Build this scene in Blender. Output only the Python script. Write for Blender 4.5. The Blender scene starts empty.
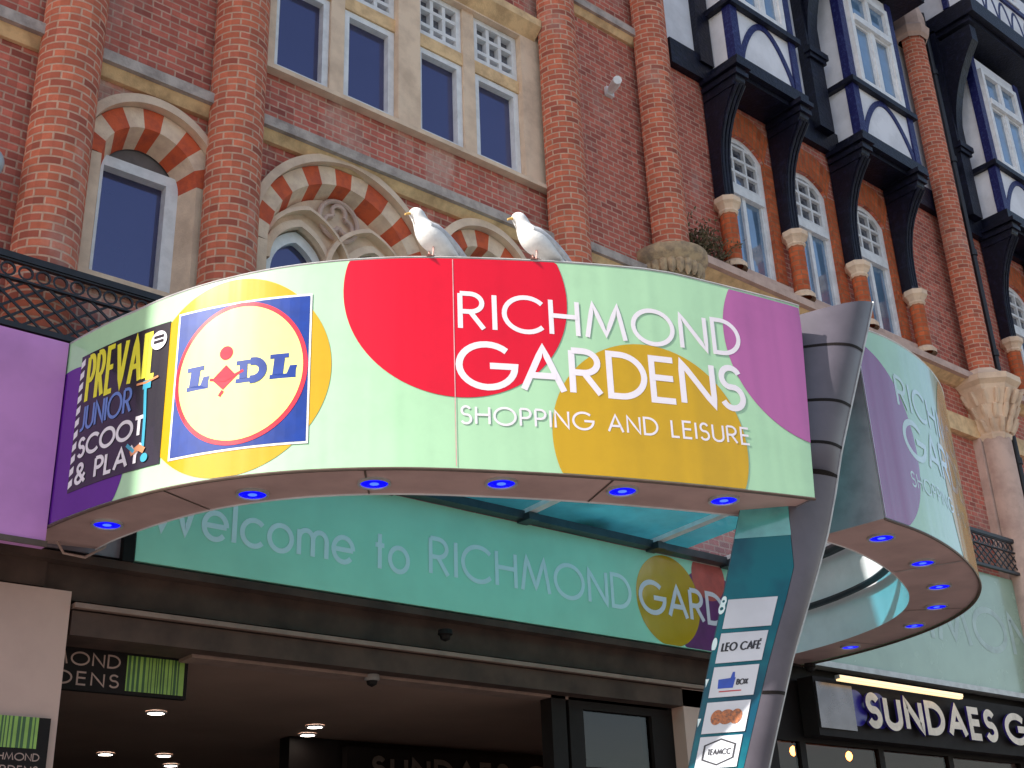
import bpy, math, random
from mathutils import Vector, Matrix
random.seed(7)
S = bpy.context.scene
C = S.collection
PI = math.pi
FW = 8.5            # depth of the main facade plane

# ------------------------------------------------------------------ camera
cam = bpy.data.cameras.new('camera'); co = bpy.data.objects.new('camera', cam); C.objects.link(co)
R = [[0.76470793, 0.23566776, 0.59973535], [-0.64332879, 0.33228817, 0.68971925], [-0.03674038, -0.91326079, 0.40571525]]
m = Matrix(((R[0][0], -R[0][1], -R[0][2], 0), (R[1][0], -R[1][1], -R[1][2], 0), (R[2][0], -R[2][1], -R[2][2], 1.6), (0, 0, 0, 1)))
co.matrix_world = m
cam.lens = 43.48; cam.sensor_width = 36; cam.clip_start = 0.05; cam.clip_end = 2000
S.camera = co

# ------------------------------------------------------------------ world + sun
SUN_EL, SUN_AZ = math.radians(38), None
sdir = Vector((-0.80, 0.10, 0.0)).normalized() * math.cos(SUN_EL); sdir.z = math.sin(SUN_EL)
w = bpy.data.worlds.new('World'); S.world = w; w.use_nodes = True
nt = w.node_tree; bg = nt.nodes['Background']
sky = nt.nodes.new('ShaderNodeTexSky'); sky.sky_type = 'NISHITA'; sky.sun_disc = False
sky.sun_elevation = SUN_EL; sky.sun_rotation = math.atan2(sdir.x, sdir.y)
sky.air_density = 1.0; sky.dust_density = 1.0; sky.ozone_density = 1.2
tn = nt.nodes.new('ShaderNodeMix'); tn.data_type = 'RGBA'; tn.blend_type = 'MULTIPLY'; tn.inputs[0].default_value = 1; tn.inputs[7].default_value = (1.10, .96, .84, 1)
nt.links.new(sky.outputs[0], tn.inputs[6]); nt.links.new(tn.outputs[2], bg.inputs[0]); bg.inputs[1].default_value = 0.13
sl = bpy.data.lights.new('sun', 'SUN'); sl.energy = 4.4; sl.angle = math.radians(0.5); sl.color = (1, .95, .86)
so = bpy.data.objects.new('sun', sl); C.objects.link(so)
so.rotation_euler = sdir.to_track_quat('Z', 'Y').to_euler()
S.view_settings.view_transform = 'Standard'; S.view_settings.look = 'None'
S.view_settings.exposure = 1.0; S.view_settings.gamma = 1

# ------------------------------------------------------------------ materials
MATS = {}
def nodes(name):
    m = bpy.data.materials.new(name); m.use_nodes = True
    return m, m.node_tree, m.node_tree.nodes['Principled BSDF']
def mixc(nt, fac, a, b, mode='MIX'):
    n = nt.nodes.new('ShaderNodeMix'); n.data_type = 'RGBA'; n.blend_type = mode
    for s, v in ((0, fac), (6, a), (7, b)):
        if hasattr(v, 'links') or isinstance(v, bpy.types.NodeSocket): nt.links.new(v, n.inputs[s])
        elif s == 0: n.inputs[s].default_value = v
        else: n.inputs[s].default_value = (*v, 1) if len(v) == 3 else v
    return n.outputs[2]
def noise(nt, scale, detail=4, rough=.6, coord='Object', stretch=None):
    tc = nt.nodes.new('ShaderNodeTexCoord'); n = nt.nodes.new('ShaderNodeTexNoise')
    n.inputs['Scale'].default_value = scale; n.inputs['Detail'].default_value = detail; n.inputs['Roughness'].default_value = rough
    src = tc.outputs[coord]
    if stretch:
        mp = nt.nodes.new('ShaderNodeMapping'); mp.inputs['Scale'].default_value = stretch
        nt.links.new(src, mp.inputs[0]); src = mp.outputs[0]
    nt.links.new(src, n.inputs['Vector']); return n.outputs['Fac']
def ramp(nt, src, lo, hi):
    n = nt.nodes.new('ShaderNodeMapRange'); n.inputs[1].default_value = lo; n.inputs[2].default_value = hi
    nt.links.new(src, n.inputs[0]); return n.outputs[0]
def mat(name, col, rough=.6, metal=0, var=.12, vscale=6, bump=0, spec=.5, col2=None, lo=.4, hi=.65, coat=0, stretch=None, bscale=60):
    if name in MATS: return MATS[name]
    m, nt, b = nodes(name)
    c2 = col2 or tuple(max(0, c * (1 - var * 2)) for c in col)
    f = ramp(nt, noise(nt, vscale, stretch=stretch), lo, hi)
    nt.links.new(mixc(nt, f, col, c2), b.inputs['Base Color'])
    b.inputs['Metallic'].default_value = metal
    b.inputs['Specular IOR Level'].default_value = spec
    b.inputs['Coat Weight'].default_value = coat; b.inputs['Coat Roughness'].default_value = .08
    r = nt.nodes.new('ShaderNodeMapRange'); r.inputs[3].default_value = max(.02, rough - .06); r.inputs[4].default_value = min(1, rough + .08)
    nt.links.new(noise(nt, vscale * 2.3), r.inputs[0]); nt.links.new(r.outputs[0], b.inputs['Roughness'])
    if bump:
        bn = nt.nodes.new('ShaderNodeBump'); bn.inputs['Strength'].default_value = bump; bn.inputs['Distance'].default_value = .01
        nt.links.new(noise(nt, bscale), bn.inputs['Height']); nt.links.new(bn.outputs[0], b.inputs['Normal'])
    MATS[name] = m; return m
def emis(name, col, strength):
    if name in MATS: return MATS[name]
    m, nt, b = nodes(name)
    b.inputs['Base Color'].default_value = (*col, 1); b.inputs['Emission Color'].default_value = (*col, 1)
    b.inputs['Emission Strength'].default_value = strength; MATS[name] = m; return m
def brick(name, c1, c2, mortar, stain=(.5, .42, .38), stain_amt=.5, bw=.172, rh=.072, dark=(.05, .025, .025), lo=.56, hi=.75):
    if name in MATS: return MATS[name]
    m, nt, b = nodes(name)
    uv = nt.nodes.new('ShaderNodeUVMap')
    nz = nt.nodes.new('ShaderNodeTexNoise'); nz.inputs['Scale'].default_value = 5; nt.links.new(uv.outputs[0], nz.inputs['Vector'])
    va = nt.nodes.new('ShaderNodeVectorMath'); va.operation = 'MULTIPLY_ADD'; va.inputs[1].default_value = (.008, .008, 0)
    nt.links.new(nz.outputs['Color'], va.inputs[0]); nt.links.new(uv.outputs[0], va.inputs[2])
    def bt(a, bb, mo, ms=.0095):
        n = nt.nodes.new('ShaderNodeTexBrick'); n.offset = .5
        n.inputs['Color1'].default_value = (*a, 1); n.inputs['Color2'].default_value = (*bb, 1); n.inputs['Mortar'].default_value = (*mo, 1)
        n.inputs['Scale'].default_value = 1; n.inputs['Mortar Size'].default_value = ms; n.inputs['Mortar Smooth'].default_value = .25
        n.inputs['Brick Width'].default_value = bw; n.inputs['Row Height'].default_value = rh; n.inputs['Bias'].default_value = -.1
        nt.links.new(va.outputs[0], n.inputs['Vector']); return n
    n1 = bt(c1, c2, mortar)
    # scattered burnt bricks: same lattice, thresholded random tint
    n2 = bt((0, 0, 0), (1, 1, 1), (0, 0, 0)); n2.inputs['Bias'].default_value = -.45
    f2 = ramp(nt, n2.outputs['Color'], .35, 1.0)
    colr = mixc(nt, f2, n1.outputs['Color'], dark)
    vo = nt.nodes.new('ShaderNodeTexWhiteNoise'); vo.noise_dimensions = '2D'; sn = nt.nodes.new('ShaderNodeVectorMath'); sn.operation = 'SNAP'; sn.inputs[1].default_value = (bw / 2, rh, 1)
    nt.links.new(va.outputs[0], sn.inputs[0]); nt.links.new(sn.outputs[0], vo.inputs['Vector'])
    vr = nt.nodes.new('ShaderNodeMapRange'); vr.inputs[3].default_value = .72; vr.inputs[4].default_value = 1.18; nt.links.new(vo.outputs['Value'], vr.inputs[0])
    cb_ = nt.nodes.new('ShaderNodeCombineColor'); [nt.links.new(vr.outputs[0], cb_.inputs[q]) for q in range(3)]
    colr = mixc(nt, .7, colr, cb_.outputs[0], 'MULTIPLY')
    f3 = ramp(nt, noise(nt, 1.1, 5, .65, 'UV', (1, .45, 1)), lo, hi)
    mm = nt.nodes.new('ShaderNodeMath'); mm.operation = 'MULTIPLY'; mm.inputs[1].default_value = stain_amt; nt.links.new(f3, mm.inputs[0])
    colr = mixc(nt, mm.outputs[0], colr, stain)
    f4 = ramp(nt, noise(nt, 14, 6, .7, 'UV'), .35, .75)
    m5 = nt.nodes.new('ShaderNodeMath'); m5.operation = 'MULTIPLY'; m5.inputs[1].default_value = .45; nt.links.new(f4, m5.inputs[0])
    colr = mixc(nt, m5.outputs[0], colr, tuple(c * .45 for c in c1))
    nt.links.new(colr, b.inputs['Base Color'])
    b.inputs['Roughness'].default_value = .85; b.inputs['Specular IOR Level'].default_value = .25
    bn = nt.nodes.new('ShaderNodeBump'); bn.inputs['Strength'].default_value = .7; bn.inputs['Distance'].default_value = .012; bn.invert = True
    ad = nt.nodes.new('ShaderNodeMath'); ad.operation = 'MULTIPLY_ADD'; ad.inputs[1].default_value = .3
    nt.links.new(noise(nt, 60, 4, .6, 'UV'), ad.inputs[0]); nt.links.new(n1.outputs['Fac'], ad.inputs[2])
    nt.links.new(ad.outputs[0], bn.inputs['Height']); nt.links.new(bn.outputs[0], b.inputs['Normal'])
    MATS[name] = m; return m
def glassy(name, base, refl, gl_col=(1, 1, 1), rough=.03, wav=.15):
    "opaque dark pane that mirrors the sky"
    if name in MATS: return MATS[name]
    m, nt, b = nodes(name)
    b.inputs['Roughness'].default_value = .3
    nt.links.new(mixc(nt, ramp(nt, noise(nt, 1.3), .35, .7), base, tuple(c * .5 for c in base)), b.inputs['Base Color'])
    g = nt.nodes.new('ShaderNodeBsdfGlossy'); g.inputs['Roughness'].default_value = rough; g.inputs['Color'].default_value = (*gl_col, 1)
    bn = nt.nodes.new('ShaderNodeBump'); bn.inputs['Strength'].default_value = wav; bn.inputs['Distance'].default_value = .02
    nt.links.new(noise(nt, 2.2, 1), bn.inputs['Height']); nt.links.new(bn.outputs[0], g.inputs['Normal'])
    mx = nt.nodes.new('ShaderNodeMixShader'); mx.inputs[0].default_value = refl
    nt.links.new(b.outputs[0], mx.inputs[1]); nt.links.new(g.outputs[0], mx.inputs[2])
    nt.links.new(mx.outputs[0], nt.nodes['Material Output'].inputs[0])
    MATS[name] = m; return m
def clearglass(name, tint, opac, refl=.12, transl=(.1, .4, .6)):
    if name in MATS: return MATS[name]
    m, nt, b = nodes(name)
    nt.nodes.remove(b)
    t = nt.nodes.new('ShaderNodeBsdfTransparent'); t.inputs[0].default_value = (*tint, 1)
    l = nt.nodes.new('ShaderNodeBsdfTranslucent')
    nt.links.new(mixc(nt, ramp(nt, noise(nt, 1.6), .3, .7), transl, tuple(c * .55 for c in transl)), l.inputs[0])
    g = nt.nodes.new('ShaderNodeBsdfGlossy'); g.inputs['Roughness'].default_value = .04
    a = nt.nodes.new('ShaderNodeMixShader'); a.inputs[0].default_value = opac
    c = nt.nodes.new('ShaderNodeMixShader'); c.inputs[0].default_value = refl
    nt.links.new(t.outputs[0], a.inputs[1]); nt.links.new(l.outputs[0], a.inputs[2])
    nt.links.new(a.outputs[0], c.inputs[1]); nt.links.new(g.outputs[0], c.inputs[2])
    nt.links.new(c.outputs[0], nt.nodes['Material Output'].inputs[0])
    MATS[name] = m; return m
def vinyl(name, col, rough=.22, coat=.5):
    "printed gloss film with faint vertical ripples, like stretched sign faces"
    if name in MATS: return MATS[name]
    m, nt, b = nodes(name)
    nt.links.new(mixc(nt, ramp(nt, noise(nt, 2.5, 5, .7), .45, .8), col, tuple(c * .88 for c in col)), b.inputs['Base Color'])
    b.inputs['Roughness'].default_value = rough; b.inputs['Coat Weight'].default_value = coat; b.inputs['Coat Roughness'].default_value = .06
    bn = nt.nodes.new('ShaderNodeBump'); bn.inputs['Strength'].default_value = .6; bn.inputs['Distance'].default_value = .02
    nt.links.new(noise(nt, 3.2, 2, .5, 'Object', (1, 1, .06)), bn.inputs['Height'])
    nt.links.new(bn.outputs[0], b.inputs['Normal']); nt.links.new(bn.outputs[0], b.inputs['Coat Normal'])
    MATS[name] = m; return m

M_BRICK = brick('red_brick', (.64, .175, .125), (.45, .12, .095), (.62, .38, .29))
M_BRICKW = brick('red_brick_whitened', (.62, .175, .13), (.45, .12, .10), (.62, .39, .30), stain=(.66, .48, .40), stain_amt=.8, lo=.5, hi=.66)
M_COLB = brick('column_brick', (.66, .18, .10), (.45, .115, .08), (.64, .40, .29), stain_amt=.5)
M_ORANGE = brick('orange_brick', (.66, .15, .055), (.50, .11, .045), (.40, .17, .09), stain_amt=.1, dark=(.25, .04, .02))
M_STONE = mat('limestone', (.82, .62, .46), .85, var=.2, vscale=3, bump=.5, col2=(.62, .45, .33))
M_STONEG = mat('weathered_stone', (.50, .42, .38), .9, vscale=5, bump=.6, col2=(.28, .23, .21))
M_STONEY = mat('ochre_stone', (.84, .58, .32), .85, vscale=5, bump=.4, col2=(.55, .36, .20))
M_STONEP = mat('pink_stone', (.62, .44, .37), .85, vscale=4, bump=.4, col2=(.48, .33, .28))
M_RED = mat('red_voussoir', (.68, .12, .045), .85, vscale=9, bump=.4, col2=(.50, .09, .045))
M_CREAM = mat('cream_voussoir', (.82, .62, .46), .85, vscale=9, bump=.4, col2=(.68, .48, .36))
M_WHITE = mat('white_paint', (.82, .82, .84), .45, vscale=8, var=.08, bump=.1)
M_RENDER = mat('white_render', (.80, .80, .86), .8, vscale=2.5, var=.08, bump=.25)
M_BLACK = mat('black_timber', (.005, .006, .016), .42, vscale=12, bump=.8, col2=(.016, .018, .05), bscale=25, spec=.3, lo=.5, hi=.8)
M_NAVY = mat('navy_timber', (.012, .014, .10), .4, vscale=20, bump=.8, col2=(.06, .08, .24), spec=.3, lo=.5, hi=.8, bscale=30)
M_GLASS = glassy('window_glass', (.010, .010, .028), .19, (.52, .52, 1), wav=.05)
M_GLASSB = glassy('sash_glass', (.10, .22, .38), .30, (.8, .9, 1), wav=.06)
M_SMALL = glassy('small_panes', (.04, .04, .05), .25, (.8, .85, 1), wav=.3)
M_IRON = mat('black_iron', (.012, .012, .018), .45, vscale=15, var=.2)
M_MINT = vinyl('mint_vinyl', (.40, .65, .41))
M_VRED = vinyl('red_vinyl', (.66, .0, .018), coat=.15)
M_GOLD = vinyl('gold_vinyl', (.56, .33, .0), coat=.3)
M_PURP = vinyl('violet_vinyl', (.42, .11, .32))
M_DPURP = vinyl('deep_purple_vinyl', (.10, .015, .26))
M_LET = mat('white_lettering', (.78, .73, .80), .4, spec=.3, var=.02)
M_LETG = mat('pale_lettering', (.74, .90, .92), .5, spec=.2, var=.02)
M_SOFF = mat('soffit_panel', (.52, .33, .31), .5, vscale=2, var=.1)
M_TRIM = mat('bronze_trim', (.10, .065, .05), .4, vscale=10)
M_INNER = mat('white_inner_lining', (.82, .84, .86), .3, vscale=2, var=.06)
M_STEEL = mat('dark_steel', (.06, .07, .08), .4, metal=.5, vscale=8)
M_LSTEEL = mat('light_steel', (.55, .55, .55), .4, metal=.3, vscale=8)
M_METAL = mat('grey_metal_cladding', (.115, .10, .125), .36, metal=.1, vscale=2.5, var=.12)
M_TEAL = mat('teal_glass', (.0, .13, .165), .15, vscale=1.2, col2=(.0, .05, .09), spec=.3, lo=.45, hi=.6)
M_BANNER = mat('turquoise_banner', (.40, .82, .62), .45, vscale=1, var=.06)
M_BANNERR = mat('sage_banner', (.33, .46, .35), .25, vscale=1.2, var=.08, coat=.4)
M_LILAC = mat('lilac_fascia', (.62, .26, .62), .35, vscale=1.5, var=.1)
M_DARKW = mat('dark_brown_fascia', (.085, .05, .04), .75, vscale=3, col2=(.05, .03, .025), spec=.2)
M_PINKT = mat('pinkish_trim', (.42, .27, .23), .5, vscale=4)
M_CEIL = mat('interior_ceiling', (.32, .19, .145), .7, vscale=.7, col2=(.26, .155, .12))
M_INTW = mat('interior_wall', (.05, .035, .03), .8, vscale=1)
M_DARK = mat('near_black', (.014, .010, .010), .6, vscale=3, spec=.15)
M_GROUND = mat('asphalt', (.055, .055, .055), .9, vscale=30, bump=.5)
M_PAVE = mat('paving', (.30, .28, .26), .85, vscale=5, bump=.3)
M_BLUEL = emis('blue_lamp', (.0, .0, 1.0), .55)
M_BLUEC = emis('blue_lamp_centre', (.05, .12, 1.0), .9)
M_WARM = emis('warm_lamp', (1, .78, .5), 6)
M_ORL = emis('orange_bulb', (1, .38, .08), 12)
M_CEILL = emis('white_downlight', (1, .9, .75), 10)
M_TUBE = emis('warm_tube', (1, .70, .36), .7)
M_LBLUE = mat('sign_blue', (.0, .035, .27), .4, spec=.25); M_LYEL = vinyl('sign_yellow', (.86, .82, .26), coat=.1); M_LRED = vinyl('sign_red', (.80, .02, .04))
M_LROSE = mat('sign_rose', (.72, .02, .05), .5, spec=.15)
M_POST = vinyl('poster_black', (.022, .02, .03)); M_PYEL = mat('poster_yellow', (.75, .70, .05), .4, spec=.3, var=.03); M_PBLUE = vinyl('poster_blue', (.12, .22, .55))
M_PW = mat('poster_white', (.75, .72, .78), .4, spec=.3, var=.03); M_PORA = vinyl('poster_orange', (.6, .25, .12)); M_PCY = vinyl('poster_cyan', (.05, .35, .5))
M_PANELW = mat('white_logo_panel', (.60, .62, .68), .3, vscale=2, var=.06)
M_INK = mat('black_ink', (.02, .02, .03), .5); M_INKB = mat('blue_ink', (.02, .08, .5), .5); M_INKR = mat('red_ink', (.5, .05, .06), .5)
M_INKO = mat('orange_ink', (.5, .16, .05), .5, vscale=60, col2=(.15, .07, .05))
M_LIME = mat('lime_stripe', (.28, .44, .08), .4); M_LIMED = mat('dark_green_stripe', (.04, .10, .03), .4)
M_CREAML = mat('cream_letter', (.84, .70, .56), .35, vscale=6)
M_LETSIDE = mat('violet_letter_side', (.04, .02, .22), .4)
M_FEATH = mat('white_feathers', (.80, .80, .80), .8, vscale=25, var=.05, bump=.2)
M_MANTLE = mat('grey_mantle', (.56, .57, .61), .8, vscale=25, bump=.2)
M_BEAK = mat('yellow_beak', (.70, .42, .12), .5); M_LEG = mat('pink_leg', (.60, .36, .32), .6)
M_LEAF = mat('weed_leaf', (.12, .11, .05), .8, vscale=15, col2=(.16, .10, .07))

# ------------------------------------------------------------------ mesh builder
class MB:
    def __init__(s): s.v = []; s.f = []; s.uv = []; s.m = []
    def face(s, pts, uv=None, mi=0):
        i = len(s.v); s.v += [tuple(p) for p in pts]; s.f.append(tuple(range(i, i + len(pts)))); s.uv.append(uv); s.m.append(mi)
    def box(s, x0, x1, y0, y1, z0, z1, mi=0):
        p = [(x, y, z) for z in (z0, z1) for y in (y0, y1) for x in (x0, x1)]
        for q in ((0, 2, 3, 1), (4, 5, 7, 6), (0, 1, 5, 4), (2, 6, 7, 3), (0, 4, 6, 2), (1, 3, 7, 5)): s.face([p[k] for k in q], mi=mi)
    def grid(s, rows, closed=False, uv=None, mi=0):
        "rows of points sharing vertices (smooth-able)"
        i0 = len(s.v); n = len(rows[0])
        for r in rows: s.v += [tuple(p) for p in r]
        for a in range(len(rows) - 1):
            for b in range(n if closed else n - 1):
                c = (b + 1) % n
                s.f.append((i0 + a * n + b, i0 + a * n + c, i0 + (a + 1) * n + c, i0 + (a + 1) * n + b))
                s.m.append(mi)
                if uv:
                    u = uv[a]; u2 = uv[a + 1]
                    nb = b + 1
                    s.uv.append((u[b], u[nb], u2[nb], u2[b]))
                else: s.uv.append(None)
    def prism(s, poly, f0, f1, mi=0):
        "poly: 2D points; f0/f1 map (a,b)->xyz for both ends"
        A = [f0(*p) for p in poly]; B = [f1(*p) for p in poly]
        s.face(A, mi=mi); s.face(B[::-1], mi=mi)
        for k in range(len(poly)):
            j = (k + 1) % len(poly); s.face([A[k], B[k], B[j], A[j]], mi=mi)
    def tube(s, pts, r, n=10, caps=True, mi=0):
        pts = [Vector(p) for p in pts]; rows = []
        rr = r if isinstance(r, (list, tuple)) else [r] * len(pts)
        up = Vector((0, 0, 1)); t0 = (pts[1] - pts[0]).normalized()
        if abs(t0.dot(up)) > .95: up = Vector((1, 0, 0))
        for i, p in enumerate(pts):
            t = (pts[min(i + 1, len(pts) - 1)] - pts[max(i - 1, 0)]).normalized()
            a = t.cross(up).normalized(); b = a.cross(t).normalized(); up = b
            rows.append([p + (a * math.cos(2 * PI * k / n) + b * math.sin(2 * PI * k / n)) * rr[i] for k in range(n)])
        s.grid(rows, closed=True, mi=mi)
        if caps: s.face(rows[0][::-1], mi=mi); s.face(rows[-1], mi=mi)
    def lathe(s, cx, cy, prof, n=20, a0=0, a1=2 * PI, uvbrick=False):
        rows = []; uvs = []; v = 0
        for i, (r, z) in enumerate(prof):
            rows.append([(cx + r * math.cos(a0 + (a1 - a0) * k / n), cy + r * math.sin(a0 + (a1 - a0) * k / n), z) for k in range(n + 1)])
            uvs.append([((a0 + (a1 - a0) * k / n) * max(p[0] for p in prof), z) for k in range(n + 1)])
        s.grid(rows, uv=uvs if uvbrick else None)
    def build(s, name, mats, parent=None, smooth=False, ang=35):
        off = Vector((0, 0, 0))
        if parent:
            q = parent
            while q: off += Vector(q.location); q = q.parent
        me = bpy.data.meshes.new(name)
        me.from_pydata([tuple(Vector(p) - off) for p in s.v], [], s.f)
        uvl = me.uv_layers.new(name='UVMap')
        for p, u in zip(me.polygons, s.uv):
            if u:
                for li, q in zip(p.loop_indices, u): uvl.data[li].uv = q
            else:
                n = p.normal
                for li in p.loop_indices:
                    c = s.v[me.loops[li].vertex_index]
                    if abs(n.z) > .75: q = (c[0], c[1])
                    elif abs(n.y) >= abs(n.x): q = (c[0], c[2])
                    else: q = (c[1], c[2])
                    uvl.data[li].uv = q
        if not isinstance(mats, (list, tuple)): mats = [mats]
        for mm in mats: me.materials.append(mm)
        for p, mi in zip(me.polygons, s.m): p.material_index = mi; p.use_smooth = smooth
        if smooth: me.set_sharp_from_angle(angle=math.radians(ang))
        me.update()
        o = bpy.data.objects.new(name, me); C.objects.link(o)
        if parent: o.parent = parent
        return o
def tag(o, label=None, cat=None, group=None, kind=None):
    if label: o['label'] = label
    if cat: o['category'] = cat
    if group: o['group'] = group
    if kind: o['kind'] = kind
    return o
def thing(name, label, cat, loc=(0, 0, 0), group=None):
    o = bpy.data.objects.new(name, None); C.objects.link(o); o.location = loc; o.empty_display_size = .2
    return tag(o, label, cat, group)
def solo(mb, name, mats, label, cat, loc, group=None, smooth=False):
    "one top-level mesh with its origin at loc"
    e = mb.build(name, mats, None, smooth)
    L = Vector(loc)
    for v in e.data.vertices: v.co -= L
    e.location = L
    return tag(e, label, cat, group)

# ------------------------------------------------------------------ stroke lettering
def arc(cx, cy, rx, ry, a0, a1, n=14):
    return [(cx + rx * math.cos(math.radians(a0 + (a1 - a0) * k / n)), cy + ry * math.sin(math.radians(a0 + (a1 - a0) * k / n))) for k in range(n + 1)]
G = {
 'R': (.55, [[(0, 0), (0, 1)], [(0, 1), (.22, 1)] + arc(.22, .74, .27, .26, 90, -90) + [(0, .48)], [(.22, .48), (.52, 0)]]),
 'I': (0.0, [[(0, 0), (0, 1)]]),
 'C': (.86, [arc(.5, .5, .5, .5, 42, 318, 26)]),
 'G': (.98, [arc(.5, .5, .5, .5, 45, 360, 28) + [(.55, .5)]]),
 'H': (.62, [[(0, 0), (0, 1)], [(.62, 0), (.62, 1)], [(0, .54), (.62, .54)]]),
 'M': (.92, [[(0, 0), (.16, 1), (.46, .12), (.76, 1), (.92, 0)]]),
 'O': (1.0, [arc(.5, .5, .5, .5, 0, 360, 32)]),
 'N': (.64, [[(0, 0), (0, 1), (.64, 0), (.64, 1)]]),
 'D': (.68, [[(0, 0), (0, 1), (.2, 1)] + arc(.2, .5, .48, .5, 90, -90, 20) + [(0, 0)]]),
 'A': (.74, [[(0, 0), (.37, 1), (.74, 0)], [(.13, .34), (.61, .34)]]),
 'E': (.44, [[(.44, 1), (0, 1), (0, 0), (.44, 0)], [(0, .54), (.42, .54)]]),
 'F': (.42, [[(.42, 1), (0, 1), (0, 0)], [(0, .54), (.40, .54)]]),
 'S': (.46, [arc(.235, .755, .20, .245, 25, 250, 16) + arc(.235, .265, .225, .265, 70, -155, 16)]),
 'P': (.48, [[(0, 0), (0, 1)], [(0, 1), (.22, 1)] + arc(.22, .73, .26, .27, 90, -90) + [(0, .46)]]),
 'L': (.38, [[(0, 1), (0, 0), (.38, 0)]]),
 'U': (.58, [[(0, 1), (0, .3)] + arc(.29, .29, .29, .29, 180, 360) + [(.58, 1)]]),
 'W': (1.16, [[(0, 1), (.27, 0), (.58, 1), (.89, 0), (1.16, 1)]]),
 'T': (.5, [[(0, 1), (.5, 1)], [(.25, 1), (.25, 0)]]),
 'V': (.66, [[(0, 1), (.33, 0), (.66, 1)]]),
 'Y': (.6, [[(0, 1), (.3, .46), (.6, 1)], [(.3, .46), (.3, 0)]]),
 'J': (.3, [[(.3, 1), (.3, .22)] + arc(.08, .22, .22, .22, 0, -110, 8)]),
 'X': (.6, [[(0, 0), (.6, 1)], [(0, 1), (.6, 0)]]),
 'K': (.5, [[(0, 0), (0, 1)], [(.48, 1), (0, .45)], [(.12, .58), (.5, 0)]]),
 'B': (.5, [[(0, 0), (0, 1), (.22, 1)] + arc(.22, .76, .22, .24, 90, -90, 8) + [(0, .52)], [(.2, .52)] + arc(.22, .26, .27, .26, 90, -90, 8) + [(0, 0)]]),
 'É': (.44, [[(.44, 1), (0, 1), (0, 0), (.44, 0)], [(0, .54), (.42, .54)], [(.18, 1.12), (.3, 1.28)]]),
 '&': (.7, [[(.68, 0), (.14, .66)] + arc(.28, .8, .18, .2, 210, -40, 12) + [(.12, .42)] + arc(.24, .22, .22, .22, 130, 320, 12) + [(.66, .46)]]),
 'e': (.62, [arc(.31, .33, .31, .33, 0, 320, 22), [(.0, .33), (.62, .33)]]),
 'l': (0.0, [[(0, 0), (0, 1.02)]]),
 'c': (.56, [arc(.33, .33, .33, .33, 42, 318, 20)]),
 'o': (.66, [arc(.33, .33, .33, .33, 0, 360, 24)]),
 'm': (.84, [[(0, 0), (0, .66)], [(0, .42)] + arc(.21, .44, .21, .22, 180, 0, 10) + [(.42, 0)], [(.42, .42)] + arc(.63, .44, .21, .22, 180, 0, 10) + [(.84, 0)]]),
 't': (.32, [[(.16, 0), (.16, .95)], [(0, .64), (.32, .64)]]),
 ' ': (.3, []),
}
def ribbon(mb, pts, hw, f, lay, mi=0, depth=0, maxseg=.06):
    P = []
    for a, b in zip(pts[:-1], pts[1:]):
        d = math.hypot(b[0] - a[0], b[1] - a[1])
        if d < 1e-6: continue
        n = max(1, int(d / maxseg))
        for k in range(n): P.append((a[0] + (b[0] - a[0]) * k / n, a[1] + (b[1] - a[1]) * k / n))
    P.append(pts[-1])
    if len(P) < 2 or math.hypot(P[-1][0] - P[-2][0], P[-1][1] - P[-2][1]) < 1e-6: P = P[:-1]
    if len(P) < 2: return
    closed = math.hypot(P[0][0] - P[-1][0], P[0][1] - P[-1][1]) < 1e-5
    Lp, Rp = [], []
    n = len(P)
    for i in range(n):
        a = P[i - 1] if i > 0 else (P[-2] if closed else None)
        b = P[i + 1] if i < n - 1 else (P[1] if closed else None)
        ds = []
        for q, r in ((a, P[i]), (P[i], b)):
            if q is None or r is None: continue
            l = math.hypot(r[0] - q[0], r[1] - q[1]); ds.append(((r[0] - q[0]) / l, (r[1] - q[1]) / l))
        nx = -sum(d[1] for d in ds); ny = sum(d[0] for d in ds); l = math.hypot(nx, ny) or 1
        nx /= l; ny /= l
        c = nx * -ds[0][1] + ny * ds[0][0]
        k = hw / max(c, .62)
        Lp.append((P[i][0] + nx * k, P[i][1] + ny * k)); Rp.append((P[i][0] - nx * k, P[i][1] - ny * k))
    for i in range(n - 1):
        A = [Lp[i], Rp[i], Rp[i + 1], Lp[i + 1]]
        mb.face([f(p[0], p[1], lay) for p in A], mi=mi)
        if depth:
            mb.face([f(*Lp[i], lay), f(*Lp[i + 1], lay), f(*Lp[i + 1], lay - depth), f(*Lp[i], lay - depth)], mi=mi + 1)
            mb.face([f(*Rp[i], lay), f(*Rp[i], lay - depth), f(*Rp[i + 1], lay - depth), f(*Rp[i + 1], lay)], mi=mi + 1)
    if depth and not closed:
        for i in (0, n - 1):
            mb.face([f(*Lp[i], lay), f(*Rp[i], lay), f(*Rp[i], lay - depth), f(*Lp[i], lay - depth)], mi=mi + 1)
def text(parent, m_, s, u0, u1, v0, h, sw, f, lay=.004, gap=.17, depth=0, slope=0, maxseg=.06, name='letter', xcond=1):
    "fit string s between u0 and u1, base v0, cap height h, stroke width sw; every letter its own part"
    hh = h - sw; tot = 0; xs = []
    for ch in s: xs.append(tot); tot += G[ch][0] + gap
    tot -= gap
    k = (u1 - u0 - sw) / tot
    for ch, x in zip(s, xs):
        if ch == ' ': continue
        mb = MB()
        for i, st in enumerate(G[ch][1]):
            pts = [(u0 + sw / 2 + (x + p[0]) * k, v0 + sw / 2 + p[1] * hh + slope * (x + p[0]) * k) for p in st]
            ribbon(mb, pts, sw / 2, f, lay + .0006 * i, 0, depth, maxseg)
        mb.build(name, m_, parent)
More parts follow.
